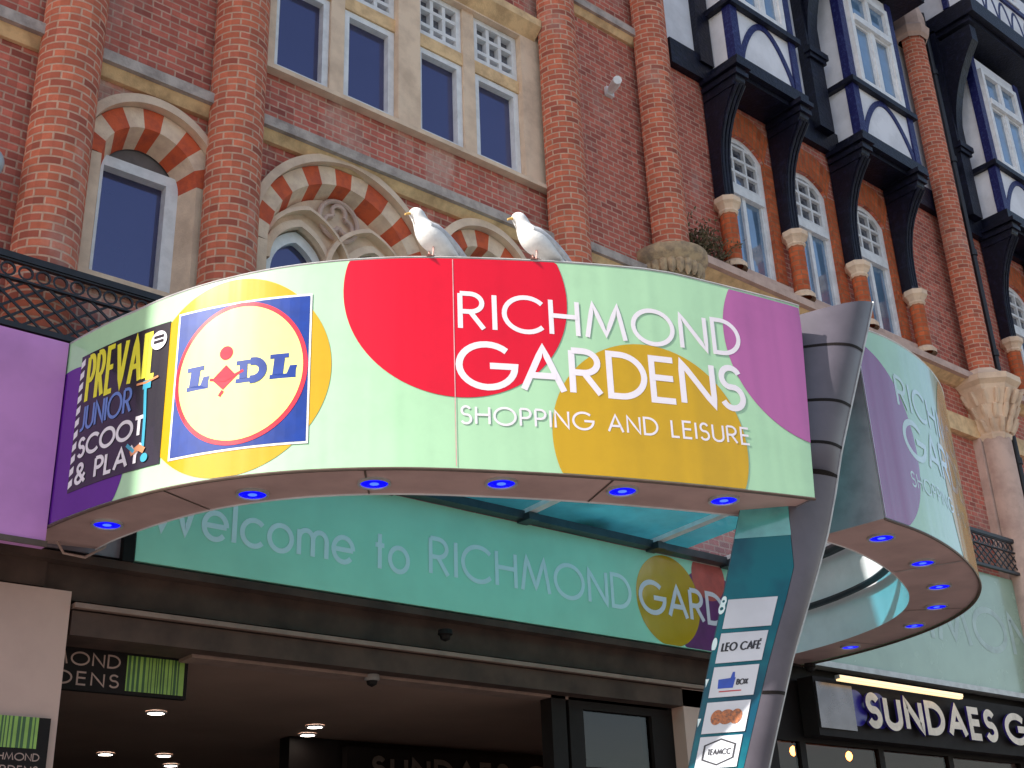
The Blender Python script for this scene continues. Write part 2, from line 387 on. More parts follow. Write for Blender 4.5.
def disc(mb, cs, cz, r, s0, s1, zlo, zhi, f, lay, n=48, rz=None, mi=0):
    rz = rz or r
    a, b = max(s0, cs - r), min(s1, cs + r); prev = None
    for k in range(n + 1):
        # cosine spacing for a round rim
        s = (a + b) / 2 - (b - a) / 2 * math.cos(PI * k / n)
        hgt = rz * math.sqrt(max(0, 1 - ((s - cs) / r) ** 2))
        lo = max(cz - hgt, zlo(s) if callable(zlo) else zlo); hi = min(cz + hgt, zhi(s) if callable(zhi) else zhi)
        if prev and (hi > lo or prev[2] > prev[1]):
            mb.face([f(prev[0], prev[1], lay), f(s, lo, lay), f(s, max(hi, lo), lay), f(prev[0], max(prev[2], prev[1]), lay)], mi=mi)
        prev = (s, lo, hi)
def rect(mb, s0, s1, z0, z1, f, lay, n=12, mi=0, back=None):
    for k in range(n):
        a, b = s0 + (s1 - s0) * k / n, s0 + (s1 - s0) * (k + 1) / n
        mb.face([f(a, z0, lay), f(b, z0, lay), f(b, z1, lay), f(a, z1, lay)], mi=mi)
        if back is not None:
            mb.face([f(a, z0, back), f(b, z0, back), f(b, z0, lay), f(a, z0, lay)], mi=mi)
            mb.face([f(a, z1, lay), f(b, z1, lay), f(b, z1, back), f(a, z1, back)], mi=mi)
    if back is not None:
        for s in (s0, s1): mb.face([f(s, z0, lay), f(s, z0, back), f(s, z1, back), f(s, z1, lay)], mi=mi)
def flat(y):
    return lambda u, v, l: (u, y - l, v)

# ------------------------------------------------------------------ walls with openings
import bmesh
def wall_mesh(mb, outline, holes, y0, y1, mi=0):
    bm = bmesh.new(); es = []
    for loop in [outline] + holes:
        vs = [bm.verts.new((p[0], 0, p[1])) for p in loop]
        for i in range(len(vs)): es.append(bm.edges.new((vs[i], vs[(i + 1) % len(vs)])))
    bmesh.ops.triangle_fill(bm, use_beauty=True, use_dissolve=False, edges=es)
    for f in bm.faces:
        pts = [(v.co.x, y0, v.co.z) for v in f.verts]
        if f.normal.y > 0: pts = pts[::-1]
        mb.face(pts, mi=mi)
    bm.free()
    for loop in [outline] + holes:
        for i in range(len(loop)):
            a, b = loop[i], loop[(i + 1) % len(loop)]
            mb.face([(a[0], y0, a[1]), (b[0], y0, b[1]), (b[0], y1, b[1]), (a[0], y1, a[1])], mi=mi)
def rloop(x0, x1, z0, z1): return [(x0, z0), (x1, z0), (x1, z1), (x0, z1)]
def archpts(cx, a, zs, h, n=16):
    "from right spring over the apex to left spring; pointed when h>a"
    if h > a * 1.02:
        Rr = (a * a + h * h) / (2 * a); c = Rr - a; th = math.atan2(h, c)
        r = [(cx - c + Rr * math.cos(th * k / n), zs + Rr * math.sin(th * k / n)) for k in range(n + 1)]
        return r + [(2 * cx - x, z) for x, z in r[-2::-1]]
    return [(cx + a * math.cos(PI * k / (2 * n)), zs + h * math.sin(PI * k / (2 * n))) for k in range(2 * n + 1)]
def archloop(cx, a, z0, zs, h, n=16): return [(cx - a, z0), (cx + a, z0)] + archpts(cx, a, zs, h, n)
def segpts(cx, a, zs, h, n=12):
    Rr = (a * a + h * h) / (2 * h); th = math.asin(a / Rr)
    return [(cx + Rr * math.sin(th - 2 * th * k / n), zs + h - Rr + Rr * math.cos(th - 2 * th * k / n)) for k in range(n + 1)]
def band(mb, A, B, ya, yb, mi=0, thick=None):
    "strip between two equal-length polylines (xz) at depths ya / yb"
    for i in range(len(A) - 1):
        mb.face([(A[i][0], ya, A[i][1]), (A[i + 1][0], ya, A[i + 1][1]), (B[i + 1][0], yb, B[i + 1][1]), (B[i][0], yb, B[i][1])], mi=mi)
def frame_band(mb, O, I, yf, yb, mi=0):
    "closed frame between outer loop O and inner loop I"
    n = len(O)
    for i in range(n):
        j = (i + 1) % n
        mb.face([(O[i][0], yf, O[i][1]), (O[j][0], yf, O[j][1]), (I[j][0], yf, I[j][1]), (I[i][0], yf, I[i][1])], mi=mi)
        mb.face([(I[i][0], yf, I[i][1]), (I[j][0], yf, I[j][1]), (I[j][0], yb, I[j][1]), (I[i][0], yb, I[i][1])], mi=mi)
        mb.face([(O[i][0], yf, O[i][1]), (O[i][0], yb, O[i][1]), (O[j][0], yb, O[j][1]), (O[j][0], yf, O[j][1])], mi=mi)
def frect(mb, x0, x1, z0, z1, t, yf, yb, mi=0):
    mb.box(x0, x1, yf, yb, z0, z0 + t, mi); mb.box(x0, x1, yf, yb, z1 - t, z1, mi)
    mb.box(x0, x0 + t, yf, yb, z0 + t, z1 - t, mi); mb.box(x1 - t, x1, yf, yb, z0 + t, z1 - t, mi)

#GROUND
# ------------------------------------------------------------------ ground
g = MB(); g.box(-300, 300, -300, 300, -.3, -.12); tag(g.build('road', M_GROUND), kind='structure')
g = MB(); g.box(-60, 80, -1.5, 30, -.13, 0); tag(g.build('pavement', M_PAVE), kind='structure')

# ------------------------------------------------------------------ brick building (left)
B = thing('brick_building', 'red brick building with striped stone arches, round brick columns and tall stone window', 'building', (3, 8.5, 0))
BX0, BX1 = -8, 10.28
h1 = archloop(3.46, .42, 6.42, 7.52, .40); h2 = archloop(5.38, .80, 6.3, 7.25, .85); h3 = archloop(7.05, .42, 6.42, 7.62, .40)
hw = rloop(4.42, 8.0, 9.12, 11.32)
wm = MB(); wall_mesh(wm, [(BX0, 5.16), (BX1, 5.16), (BX1, 26), (1.0, 26), (1.0, 15), (BX0, 15)], [h1, h2, h3, hw], FW, FW + .3)  # unseen height and stepped left end are shaped to block the sun
wm.box(BX0, 1.0, FW + .6, 18, 3.7, 15); wm.box(1.001, BX1, FW + .6, 18, 3.7, 26)
wm.build('wall', M_BRICKW, B)
# plain wall right of column three gets no stain: thin proud skin of redder brick
wr = MB(); wr.box(8.35, 9.75, FW - .012, FW - .003, 5.2, 21.9); wr.build('wall_panel', M_BRICK, B)
wr = MB(); wr.box(1.05, 2.6, FW - .012, FW - .003, 6.2, 21.9); wr.box(2.7, 4.15, FW - .010, FW - .003, 8.55, 21.9); wr.build('wall_panel', M_BRICK, B)
tp = MB(); tp.box(1.0, BX1, FW - .1, 18, 26, 26.3); tp.build('parapet', M_STONE, B)
# round brick columns
for cx, z0 in ((2.665, 5.3), (4.16, 5.3), (8.17, 5.3), (9.83, 8.84)):
    cb = MB(); r = .245
    cb.lathe(cx, FW - .13, [(r, z0), (r, 22)], 28, PI * .95, PI * 2.05, uvbrick=True)
    cb.build('brick_column', M_COLB, B, smooth=True)
# corbel under column four
cb = MB(); cb.lathe(9.83, FW - .1, [(.10, 8.1), (.18, 8.25), (.28, 8.4), (.33, 8.52), (.35, 8.60), (.44, 8.68), (.46, 8.72), (.46, 8.79), (.38, 8.83), (.25, 8.88)], 28, PI * .9, PI * 2.1)
for k in range(13):
    a = PI * (1.0 + .085 * k); q = .01 * (k % 3); cb.lathe(9.83 + .35 * math.cos(a), FW - .1 + .35 * math.sin(a), [(.01, 8.44 - q), (.05, 8.50), (.065, 8.58 + q), (.03, 8.64), (.01, 8.66)], 8)
cb.build('corbel', mat('dull_corbel_stone', (.52, .38, .24), .9, vscale=9, bump=.9, col2=(.28, .21, .15)), B, smooth=True)
# string course (weathered top, bounce light put into the underside's ochre)
def course(x0, x1, zt, parent, mtop=M_STONEG, mbot=M_STONEY, d=.17, nm='string_course'):
    s = MB(); P = [(FW, zt + .03), (FW - d * .55, zt), (FW - d, zt - .05), (FW - d, zt - .155), (FW, zt - .155)]
    s.prism(P, lambda y, z: (x0, y, z), lambda y, z: (x1, y, z))
    o = s.build(nm, mtop, parent)
    s = MB(); P = [(FW, zt - .157), (FW - d * .72, zt - .157), (FW - d * .6, zt - .18), (FW - .05, zt - .235), (FW, zt - .235)]
    s.prism(P, lambda y, z: (x0, y, z), lambda y, z: (x1, y, z)); s.build('moulding', mbot, o)
course(BX0, 2.5, 8.49, B); course(2.83, 4.0, 8.49, B); course(4.33, 8.0, 8.50, B)
course(8.35, 9.66, 12.12, B, d=.14); course(8.35, 9.4, 8.62, B, d=.14)
# pointed striped arches
def arch_window(cx, a, zs, h, z0, apex_out, nv, first, big=False):
    e = MB(); O = archpts(cx, a + .16, zs + .02, h + .17, 24); I = archpts(cx, a, zs, h, 24)
    D = archpts(cx, a - .09, zs - .02, h - .06, 24)
    yf = FW - .035; n = len(O) - 1; per = n / nv
    mbv = MB()
    for i in range(n):
        red = (int(i / per) % 2) == first
        mi = 0 if red else 1
        for A, Bb, ya, yb in ((O, I, yf, yf), (I, D, yf, FW + .2)):
            mbv.face([(A[i][0], ya, A[i][1]), (A[i + 1][0], ya, A[i + 1][1]), (Bb[i + 1][0], yb, Bb[i + 1][1]), (Bb[i][0], yb, Bb[i][1])], mi=mi)
    so_ = mbv.build('arch_voussoirs', [M_RED, M_CREAM], B)
    hd = MB(); H0 = archpts(cx, a + .165, zs + .02, h + .175, 24); H1 = archpts(cx, a + .235, zs + .03, h + .26, 24)
    band(hd, H0, H1, FW - .12, FW - .10); band(hd, H1, H1, FW - .10, FW); band(hd, H0, H0, FW - .12, FW)
    hd.build('hood_mould', M_STONE, so_, smooth=True)
    j = MB()
    for sgn in (-1, 1):
        xo, xi, xd = cx + sgn * (a + .16), cx + sgn * a, cx + sgn * (a - .09)
        for (p, q, y0, y1) in ((xo, xi, yf, yf), (xi, xd, yf, FW + .2), (xo, xo, yf, FW)):
            j.face([(p, y0, z0), (q, y1, z0), (q, y1, zs), (p, y0, zs)])
    j.box(cx - a - .1, cx + a + .1, FW - .08, FW + .2, z0 - .12, z0)
    j.build('stone_jamb', M_STONE, so_)
    return so_
for cx, zs, nv in ((3.46, 7.52, 9), (7.05, 7.62, 9)):
    arch_window(cx, .42, zs, .40, 6.42, 0, nv, 0)
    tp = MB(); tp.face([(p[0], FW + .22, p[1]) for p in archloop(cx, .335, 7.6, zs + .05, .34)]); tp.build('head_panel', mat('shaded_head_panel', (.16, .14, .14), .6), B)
    fr = MB(); frame_band(fr, rloop(cx - .345, cx + .345, 6.43, 7.66), rloop(cx - .32, cx + .235, 6.52, 7.56), FW + .16, FW + .25)
    f = fr.build('window_frame', M_WHITE, B)
    gl = MB(); gl.box(cx - .34, cx + .34, FW + .25, FW + .27, 6.42, zs + .4); gl.build('pane', M_GLASS, f)
# wide middle arch with tracery
arch_window(5.38, .80, 7.25, .85, 6.3, 0, 15, 1)
tr = MB()
lan = [archloop(4.98, .31, 6.3, 7.16, .42), archloop(5.78, .31, 6.3, 7.16, .42)]
outl = archloop(5.38, .74, 6.28, 7.22, .80)
wall_mesh(tr, outl, lan, FW + .14, FW + .26)
trc = tr.build('window_tracery', M_STONE, B)
tb = MB()
for cx in (4.98, 5.78):
    A_, B_ = archpts(cx, .31, 7.16, .42), archpts(cx, .38, 7.16, .51)
    band(tb, A_, B_, FW + .07, FW + .10); band(tb, A_, A_, FW + .07, FW + .2); band(tb, B_, B_, FW + .1, FW + .2)
    C_, D_ = archpts(cx + (.06 if cx < 5.3 else -.06), .46, 7.16, .60), archpts(cx + (.06 if cx < 5.3 else -.06), .50, 7.16, .65)
    band(tb, C_, D_, FW + .03, FW + .05); band(tb, C_, C_, FW + .03, FW + .2); band(tb, D_, D_, FW + .05, FW + .2)
tb.build('rib', M_STONE, trc, smooth=True)
cv = MB()
for a0 in (90, 210, 330):
    x0_, z0_ = 5.39 + .09 * math.cos(math.radians(a0)), 7.80 + .09 * math.sin(math.radians(a0))
    cv.tube([(x0_ + .075 * math.cos(math.radians(a0 + q)), FW + .10, z0_ + .075 * math.sin(math.radians(a0 + q))) for q in range(-130, 131, 20)], .022, 7)
cv.tube([(5.39 + .21 * math.cos(q * PI / 12), FW + .10, 7.80 + .21 * math.sin(q * PI / 12)) for q in range(25)], .025, 7)
cv.build('carving', M_STONEP, trc, smooth=True)
for cx in (4.98, 5.78):
    fr = MB(); frame_band(fr, archloop(cx, .31, 6.31, 7.15, .42), archloop(cx, .25, 6.36, 7.1, .36), FW + .17, FW + .25)
    f = fr.build('window_frame', M_WHITE, trc)
gl = MB(); gl.box(4.6, 6.15, FW + .24, FW + .25, 6.3, 8.0); gl.build('pane', M_GLASS, trc)

# mullioned stone window
st = MB(); yf = FW - .03
frect(st, 4.42, 8.0, 9.12, 11.32, .0001, FW, FW + .1)
st = MB()
X = [4.42, 4.56, 5.20, 5.36, 5.99, 6.27, 6.89, 7.05, 7.70, 8.0]
for i in (0, 2, 4, 6, 8): st.box(X[i], X[i + 1], yf if i in (0, 4, 8) else FW + .02, FW + .24, 9.16, 11.08)
st.box(4.42, 8.0, yf, FW + .24, 11.08, 11.34)
st.prism([(FW - .1, 9.05), (FW - .1, 9.1), (FW + .24, 9.17), (FW + .24, 9.05)], lambda y, z: (4.35, y, z), lambda y, z: (8.05, y, z))
sf = st.build('stone_window_surround', M_STONE, B)
t2 = MB()
for i in (1, 3, 5, 7): t2.box(X[i], X[i + 1], FW + .03, FW + .22, 10.30, 10.46)
t2.build('transom', M_STONEY, sf)
t2 = MB(); t2.prism([(FW - .03, 11.10), (FW - .17, 11.22), (FW - .17, 11.32), (FW - .03, 11.38)], lambda y, z: (4.35, y, z), lambda y, z: (7.92, y, z)); t2.build('hood_mould', M_STONEY, sf)
for i in (1, 3, 5, 7):
    x0, x1 = X[i], X[i + 1]
    fr = MB(); frect(fr, x0 + .004, x1 - .004, 9.175, 10.296, .07, FW + .05, FW + .16)
    f = fr.build('window_frame', M_WHITE, sf)
    gl = MB(); gl.box(x0 + .04, x1 - .04, FW + .13, FW + .14, 9.2, 10.27); gl.build('pane', M_GLASS, f)
    fr = MB(); z0, z1 = 10.465, 11.075; frect(fr, x0 + .004, x1 - .004, z0, z1, .065, FW + .05, FW + .16)
    wd = (x1 - x0 - .12) / 3
    for k in (1, 2): fr.box(x0 + .06 + wd * k - .022, x0 + .06 + wd * k + .022, FW + .065, FW + .14, z0 + .055, z1 - .055)
    for q in (z0 + .17, z0 + .39): fr.box(x0 + .055, x1 - .055, FW + .062, FW + .139, q - .022, q + .022)
    f = fr.build('small_pane_light', M_WHITE, sf)
    gl = MB(); gl.box(x0 + .04, x1 - .04, FW + .135, FW + .145, z0 + .04, z1 - .04); gl.build('pane', M_SMALL, f)

# lower shopfront structure of the brick building
sh = MB(); sh.box(BX0, 3.0, FW - .02, FW + .4, 3.92, 5.16); sh.box(3.0, 11.9, FW + .02, FW + .4, 3.86, 5.3)
sh.build('shopfront_beam', M_DARKW, B)
sh = MB(); sh.box(2.0, 11.1, FW - .10, FW + .02, 4.10, 4.16); sh.box(3.2, 9.9, FW - .06, FW + .3, 3.60, 3.77); sh.build('entrance_header', M_DARKW, B)
sh = MB(); sh.box(3.2, 10.0, FW - .10, FW + .1, 3.785, 3.82); sh.box(4.2, 9.35, FW + .1, FW + .32, 3.575, 3.60); sh.build('header_trim', mat('dull_trim', (.26, .16, .13), .6), B)
for x0, x1 in ((1.9, 3.18), (9.42, 9.95)):
    p = MB(); p.box(x0, x1, FW - .06, FW + .4, 0, 3.9 if x0 < 3 else 3.775); p.build('stone_pillar', mat('pillar_stone', (.50, .32, .27), .45, vscale=2, var=.06), B)
p = MB(); p.box(-4.2, 1.9, FW, FW + .4, 0, 3.9); p.build('shopfront_panel', M_DARK, B)
p = MB(); p.box(2.85, 3.5, FW - .06, FW + .01, 4.19, 5.1); p.build('recess_panel', mat('grey_lilac_panel', (.30, .24, .28), .5), B)
p = MB(); p.box(3.5, 3.585, FW - .12, FW + .01, 4.16, 5.1); p.build('recess_post', M_DARK, B)
# interior
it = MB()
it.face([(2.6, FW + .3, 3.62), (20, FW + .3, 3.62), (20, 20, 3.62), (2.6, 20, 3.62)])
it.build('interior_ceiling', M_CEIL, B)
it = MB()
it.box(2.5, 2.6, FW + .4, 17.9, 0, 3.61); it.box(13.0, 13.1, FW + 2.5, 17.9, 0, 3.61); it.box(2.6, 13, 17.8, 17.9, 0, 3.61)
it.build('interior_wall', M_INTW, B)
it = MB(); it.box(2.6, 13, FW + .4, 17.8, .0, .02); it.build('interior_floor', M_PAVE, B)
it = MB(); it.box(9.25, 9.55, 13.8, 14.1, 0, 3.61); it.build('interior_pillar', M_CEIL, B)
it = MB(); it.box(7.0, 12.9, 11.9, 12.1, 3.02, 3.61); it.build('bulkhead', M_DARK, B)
# entrance glazing at the right
dr = MB()
dr.box(7.80, 7.98, FW + .1, FW + .25, 0, 3.6); dr.box(8.02, 8.2, FW + .1, FW + .25, 0, 3.6); dr.box(9.12, 9.42, FW + .1, FW + .25, 0, 3.6)
dr.box(8.2, 9.12, FW + .1, FW + .2, 3.5, 3.6); dr.box(8.2, 9.12, FW + .1, FW + .2, 2.9, 2.98)
do = dr.build('entrance_door_frame', M_DARK, B)
gl = MB(); gl.box(8.2, 9.12, FW + .14, FW + .15, 0, 3.5); gl.build('pane', clearglass('door_glass', (.5, .45, .42), .02, .05, (.3, .2, .2)), do)

# ------------------------------------------------------------------ timbered building (right)
T = thing('timbered_building', 'mock tudor building with black timbers, white panels and oriel bays over red brick', 'building', (14, 8.5, 0))
TX0, TX1 = 10.285, 32
wins = [(11.66, .47), (13.08, .47), (14.52, .47), (18.75, .47), (20.2, .47)]
holes = [[(cx - a, 9.22), (cx + a, 9.22)] + segpts(cx, a, 11.13, .24) for cx, a in wins]
wm = MB(); wall_mesh(wm, rloop(TX0, TX1, 5.16, 11.94), holes, FW, FW + .3); wm.box(TX0, TX1, FW + .5, 18, 3.7, 22)
wm.build('wall', M_BRICK, T)
# orange rubbed-brick surrounds, arches above each window
for cx, a in wins:
    ob = MB(); z0, zs = 9.22, 11.13
    ob.box(cx - a - .17, cx - a, FW - .008, FW + .003, z0, zs); ob.box(cx + a, cx + a + .17, FW - .008, FW + .003, z0, zs)
    I = segpts(cx, a, zs, .24, 14); O = [(cx + (x - cx) * 1.36, z + .42 + .06 * abs(x - cx)) for x, z in I]
    L = 0
    for i in range(14):
        d = math.hypot(I[i + 1][0] - I[i][0], I[i + 1][1] - I[i][1])
        ob.face([(I[i][0], FW - .010, I[i][1]), (I[i + 1][0], FW - .010, I[i + 1][1]), (O[i + 1][0], FW - .010, O[i + 1][1]), (O[i][0], FW - .010, O[i][1])],
                uv=((0, L), (0, L + d), (.45, L + d), (.45, L)))
        ob.face([(I[i][0], FW - .010, I[i][1]), (I[i][0], FW + .15, I[i][1]), (I[i + 1][0], FW + .15, I[i + 1][1]), (I[i + 1][0], FW - .010, I[i + 1][1])])
        L += d
    for sx in (-1, 1):
        xx = cx + sx * (a - .003); ob.face([(xx, FW - .008, z0), (xx, FW + .15, z0), (xx, FW + .15, zs), (xx, FW - .008, zs)])
    ob.build('brick_window_surround', M_ORANGE, T)
    # sash window
    yf = FW + .05
    fr = MB(); O = [(cx - a, z0), (cx + a, z0)] + segpts(cx, a, zs, .24); I = [(cx - a + .08, z0 + .07), (cx + a - .08, z0 + .07)] + segpts(cx, a - .08, zs - .05, .21)
    frame_band(fr, O, I, yf, yf + .1)
    fr.box(cx - a + .07, cx + a - .07, yf - .03, yf + .08, 10.42, 10.55)
    fr.box(cx - .035, cx + .035, yf + .01, yf + .08, z0 + .06, 10.43)
    for q in (-1, 1): fr.box(cx + q * .215 - .155, cx + q * .215 + .155, yf + .015, yf + .06, z0 + .07, z0 + .12); fr.box(cx + q * .39 - .03, cx + q * .39 + .03, yf + .012, yf + .06, z0 + .07, 10.42)
    for q in (-.13, .13): fr.box(cx + q - .018, cx + q + .018, yf + .008, yf + .06, 10.54, 11.25)
    fr.box(cx - .40, cx - .35, yf + .009, yf + .06, 10.54, 11.16); fr.box(cx + .35, cx + .40, yf + .009, yf + .06, 10.54, 11.16)
    for q in (10.60, 10.82, 11.03, 11.24): fr.box(cx - .36, cx + .36, yf + .006, yf + .062, q - .02, q + .02)
    f = fr.build('sash_frame', M_WHITE, T)
    gl = MB(); gl.box(cx - a + .03, cx + a - .03, yf + .05, yf + .06, z0 + .03, 10.5); gl.build('pane', M_GLASSB, f)
    gl = MB(); gl.face([(p[0], yf + .055, p[1]) for p in [(cx - .42, 10.5), (cx + .42, 10.5)] + segpts(cx, .42, 11.1, .2)]); gl.build('small_panes', M_SMALL, f)
    si = MB(); si.prism([(FW - .12, z0 - .13), (FW - .12, z0 - .05), (FW + .12, z0), (FW + .12, z0 - .13)], lambda y, z: (cx - a - .1, y, z), lambda y, z: (cx + a + .1, y, z)); si.build('window_sill', M_STONEP, T)
# ledge under the windows
course(10.35, 16.3, 9.03, T, M_STONEP, M_STONEY, d=.26); course(17.4, 24, 9.03, T, M_STONEP, M_STONEY, d=.26)
# small brick piers with stone capitals
PIERS = [11.0, 12.37, 13.78, 15.2, 17.93, 19.4]
for px in PIERS:
    p = MB(); p.lathe(px, FW - .16, [(.108, 9.06), (.108, 9.83)], 16, uvbrick=True)
    po = p.build('brick_pier', M_ORANGE, T, smooth=True)
    c = MB(); c.lathe(px, FW - .16, [(.11, 9.80), (.135, 9.83), (.12, 9.86), (.15, 9.92), (.18, 9.95), (.18, 10.02), (.15, 10.04), (.02, 10.05)], 8, PI / 8, PI / 8 + 2 * PI); c.build('stone_capital', M_STONE, po)
    c = MB(); c.lathe(px, FW - .16, [(.16, 9.02), (.16, 9.08), (.13, 9.12), (.11, 9.12)], 16); c.build('base', M_STONE, po)
# timber sill beam, white render panels and posts on the wall plane
tb = MB(); tb.box(10.3, 24, FW - .10, FW + .3, 11.94, 12.34); tb.box(10.3, 24, FW - .02, FW + .3, 15.3, 22); tb.build('sill_beam', M_BLACK, T)
rp = MB(); rp.box(10.3, 24, FW - .04, FW + .3, 12.34, 15.3); rp.build('render_panel', M_RENDER, T)
POSTS = [(10.86, 11.12, FW - .14), (12.62, 12.72, FW - .08), (13.36, 13.70, FW - .22), (15.75, 15.85, FW - .08), (17.45, 17.74, FW - .24), (16.75, 16.85, FW - .06)]
for x0, x1, y in POSTS:
    p = MB(); p.box(x0, x1, y, FW - .03, 12.2, 16.0); po = p.build('timber_post', M_BLACK, T)
    if x1 - x0 > .3 or x0 > 17.2:
        c = MB(); xm = (x0 + x1) / 2
        c.box(x0 - .06, x1 + .06, y - .07, y + .05, 13.50, 13.60); c.box(x0 - .03, x1 + .03, y - .04, y + .04, 13.42, 13.50)
        P = [(y, 13.6)]
        for k in range(9): t = k / 8; P.append((y - .62 * t ** 2.2, 13.6 + 1.85 * t))
        P += [(y - .62, 15.75), (y + .1, 15.75), (y + .1, 13.6)]
        c.prism(P, lambda a, b: (x0 + .05, a, b), lambda a, b: (x1 - .05, a, b)); c.build('curved_bracket', M_BLACK, po)
# brackets below the bays
def bay_bracket(xc, wd, ztop, parent):
    b = MB(); yb = FW - .12
    P = [(yb + .1, 10.05), (yb - .08, 10.05)]
    for k in range(13):
        t = k / 12; P.append((yb - .07 - .40 * t ** 3.2, 10.08 + (ztop - 10.33) * t))
    P += [(yb - .52, ztop), (yb + .1, ztop)]
    b.prism(P, lambda a, z: (xc - wd / 2, a, z), lambda a, z: (xc + wd / 2, a, z))
    q = ztop
    for (dy, dz, ex) in ((.54, .0, .05), (.50, -.12, .03), (.42, -.26, .015)):
        b.box(xc - wd / 2 - ex, xc + wd / 2 + ex, yb - dy - .02, yb + .09, q + dz - .07, q + dz)
    for k in range(3):
        xx = xc - wd / 2 + wd * (k + .5) / 3
        b.tube([(xx, yb - .07 - .40 * (q / 8) ** 3.2, 10.12 + (ztop - 10.42) * q / 8) for q in range(9)], [.012 + .002 * q for q in range(9)], 6)
    b.build('carved_bracket', M_BLACK, parent)
def brace(mb, x0, x1, z0, z1, y, t=.05, d=.03):
    f = flat(y); xm = (x0 + x1) / 2; H = z1 - z0
    for sg in (-1, 1):
        xe = xm + sg * (x1 - x0) / 2
        pts = [(xe + (xm - xe) * k / 10, z0 + .05 + (H - .10) * math.sin(PI / 2 * k / 10) ** .8) for k in range(11)]
        ribbon(mb, pts, t, f, 0.0 + .001 * sg, 0, d, .2)
def bay(x0, x1, zb, zt, yf, parent):
    o = MB()   # render infill body
    o.box(x0 + .03, x1 - .03, yf + .03, FW, zb + .2, zt); body = o.build('oriel_bay', M_RENDER, parent)
    t = MB(); t.box(x0 - .05, x1 + .05, yf - .05, FW, zb + .02, zb + .22); t.box(x0 + .03, x1 - .03, yf + .04, FW, zb - .05, zb + .018)
    t.build('base_beam', M_BLACK, body)
    zr = zb + 1.12
    t = MB()
    t.box(x0 - .06, x1 + .06, yf - .06, FW, zr, zr + .09); t.build('mid_rail', M_BLACK, body)
    for a, b in ((x0, x0 + .15), (x1 - .14, x1)):
        t = MB(); t.box(a, b, yf, yf + .14, zb + .222, zr - .002); t.box(a, b, yf, yf + .14, zr + .092, zt); t.build('corner_post', M_NAVY, body)
    t = MB(); brace(t, x0 + .15, x1 - .14, zb + .22, zr, yf + .012, .045); t.build('curved_brace', M_NAVY, body)
    wn = MB(); wa, wb = x0 + .22, x1 - .22; z0, z1 = zr + .09, zt - .25; y = yf + .005
    frect(wn, wa, wb, z0, z1, .09, y - .05, yf + .06); xm = (wa + wb) / 2
    wn.box(xm - .05, xm + .05, y - .04, yf + .06, z0 + .085, z1 - .085); zz = z0 + (z1 - z0) * .66
    wn.box(wa + .08, wb - .08, y - .08, yf + .06, zz - .06, zz + .06)
    for a, b in ((wa + .09, xm - .05), (xm + .05, wb - .09)): frect(wn, a + .002, b - .002, z0 + .09, zz - .062, .045, y - .02, yf + .05)
    f = wn.build('bay_window_frame', M_WHITE, body)
    gl = MB(); gl.box(wa + .05, wb - .05, yf + .018, yf + .022, z0 + .05, z1 - .05); gl.build('pane', M_GLASSB, f)
    return body
YB = 7.98
for x0, x1, zt in ((11.12, 12.55, 15.3), (13.92, 15.50, 15.3), (18.0, 19.65, 15.6)):
    bay(x0, x1, 11.92 if x0 < 17 else 12.1, zt, YB, T)
for xc in (11.04, 12.38, 13.80, 15.2, 18.0, 19.4): bay_bracket(xc, .19, 11.92 if xc < 17 else 12.1, T)
# overhanging upper storey
for x0, x1, zb in ((11.0, 16.05, 15.5), (17.45, 24, 15.95)):
    j = MB(); j.box(x0, x1, 7.5, FW, zb, zb + .32); j.box(x0 + .06, x1 - .06, 7.62, FW, zb - .1, zb - .002); jo = j.build('jetty_beam', M_BLACK, T)
    j = MB(); j.box(x0 + .05, x1 - .05, 7.56, FW, zb + .322, 17.4); j.build('render_panel', M_RENDER, jo)
    j = MB(); j.box(x0, x1, 7.52, FW - .01, zb + .95, zb + 1.05)
    k = x0
    j.box(x0, x0 + .18, 7.50, 7.6, zb + .322, 17.4); j.box(x0 - .02, x0 + .1, 7.9, 8.0, zb + .322, 17.4)
    j.build('rail', M_NAVY, jo)
    j = MB(); kx = x0 + .25
    while kx < x1 - .4: brace(j, kx, kx + .42, zb + .32, zb + .93, 7.555, .03, .02); kx += .45
    j.build('curved_brace', M_PURP if False else M_NAVY, jo)
    j = MB(); frect(j, x0 + .6, x0 + 2.0, zb + 1.05, 17.4, .09, 7.5, 7.58); wf = j.build('upper_window_frame', M_WHITE, jo)
    j = MB(); j.box(x0 + .65, x0 + 1.95, 7.54, 7.55, zb + 1.1, 17.35); j.build('pane', M_GLASSB, wf)
# column five with stone block head, corbel and stone pilaster
cb = MB(); cb.lathe(16.62, FW - .2, [(.215, 9.08), (.215, 15.4)], 28, PI * .9, PI * 2.1, uvbrick=True); cb.build('brick_column', M_COLB, T, smooth=True)
cb = MB(); cb.lathe(16.62, FW - .2, [(.25, 15.3), (.30, 15.36), (.33, 15.5), (.28, 15.56), (.28, 15.75), (.2, 16.2), (.18, 16.6), (.05, 17.2)], 8, PI / 8, 2 * PI + PI / 8); cb.build('column_head', M_STONEP, T)
cb = MB(); cb.lathe(16.62, FW - .2, [(.24, 7.95), (.26, 8.02), (.22, 8.06), (.26, 8.22), (.33, 8.45), (.44, 8.68), (.46, 8.74), (.53, 8.80), (.53, 8.89), (.40, 8.95), (.25, 9.08)], 8, PI / 8, 2 * PI + PI / 8)
capo = cb.build('corbel_capital', M_STONE, T)
cv = MB()
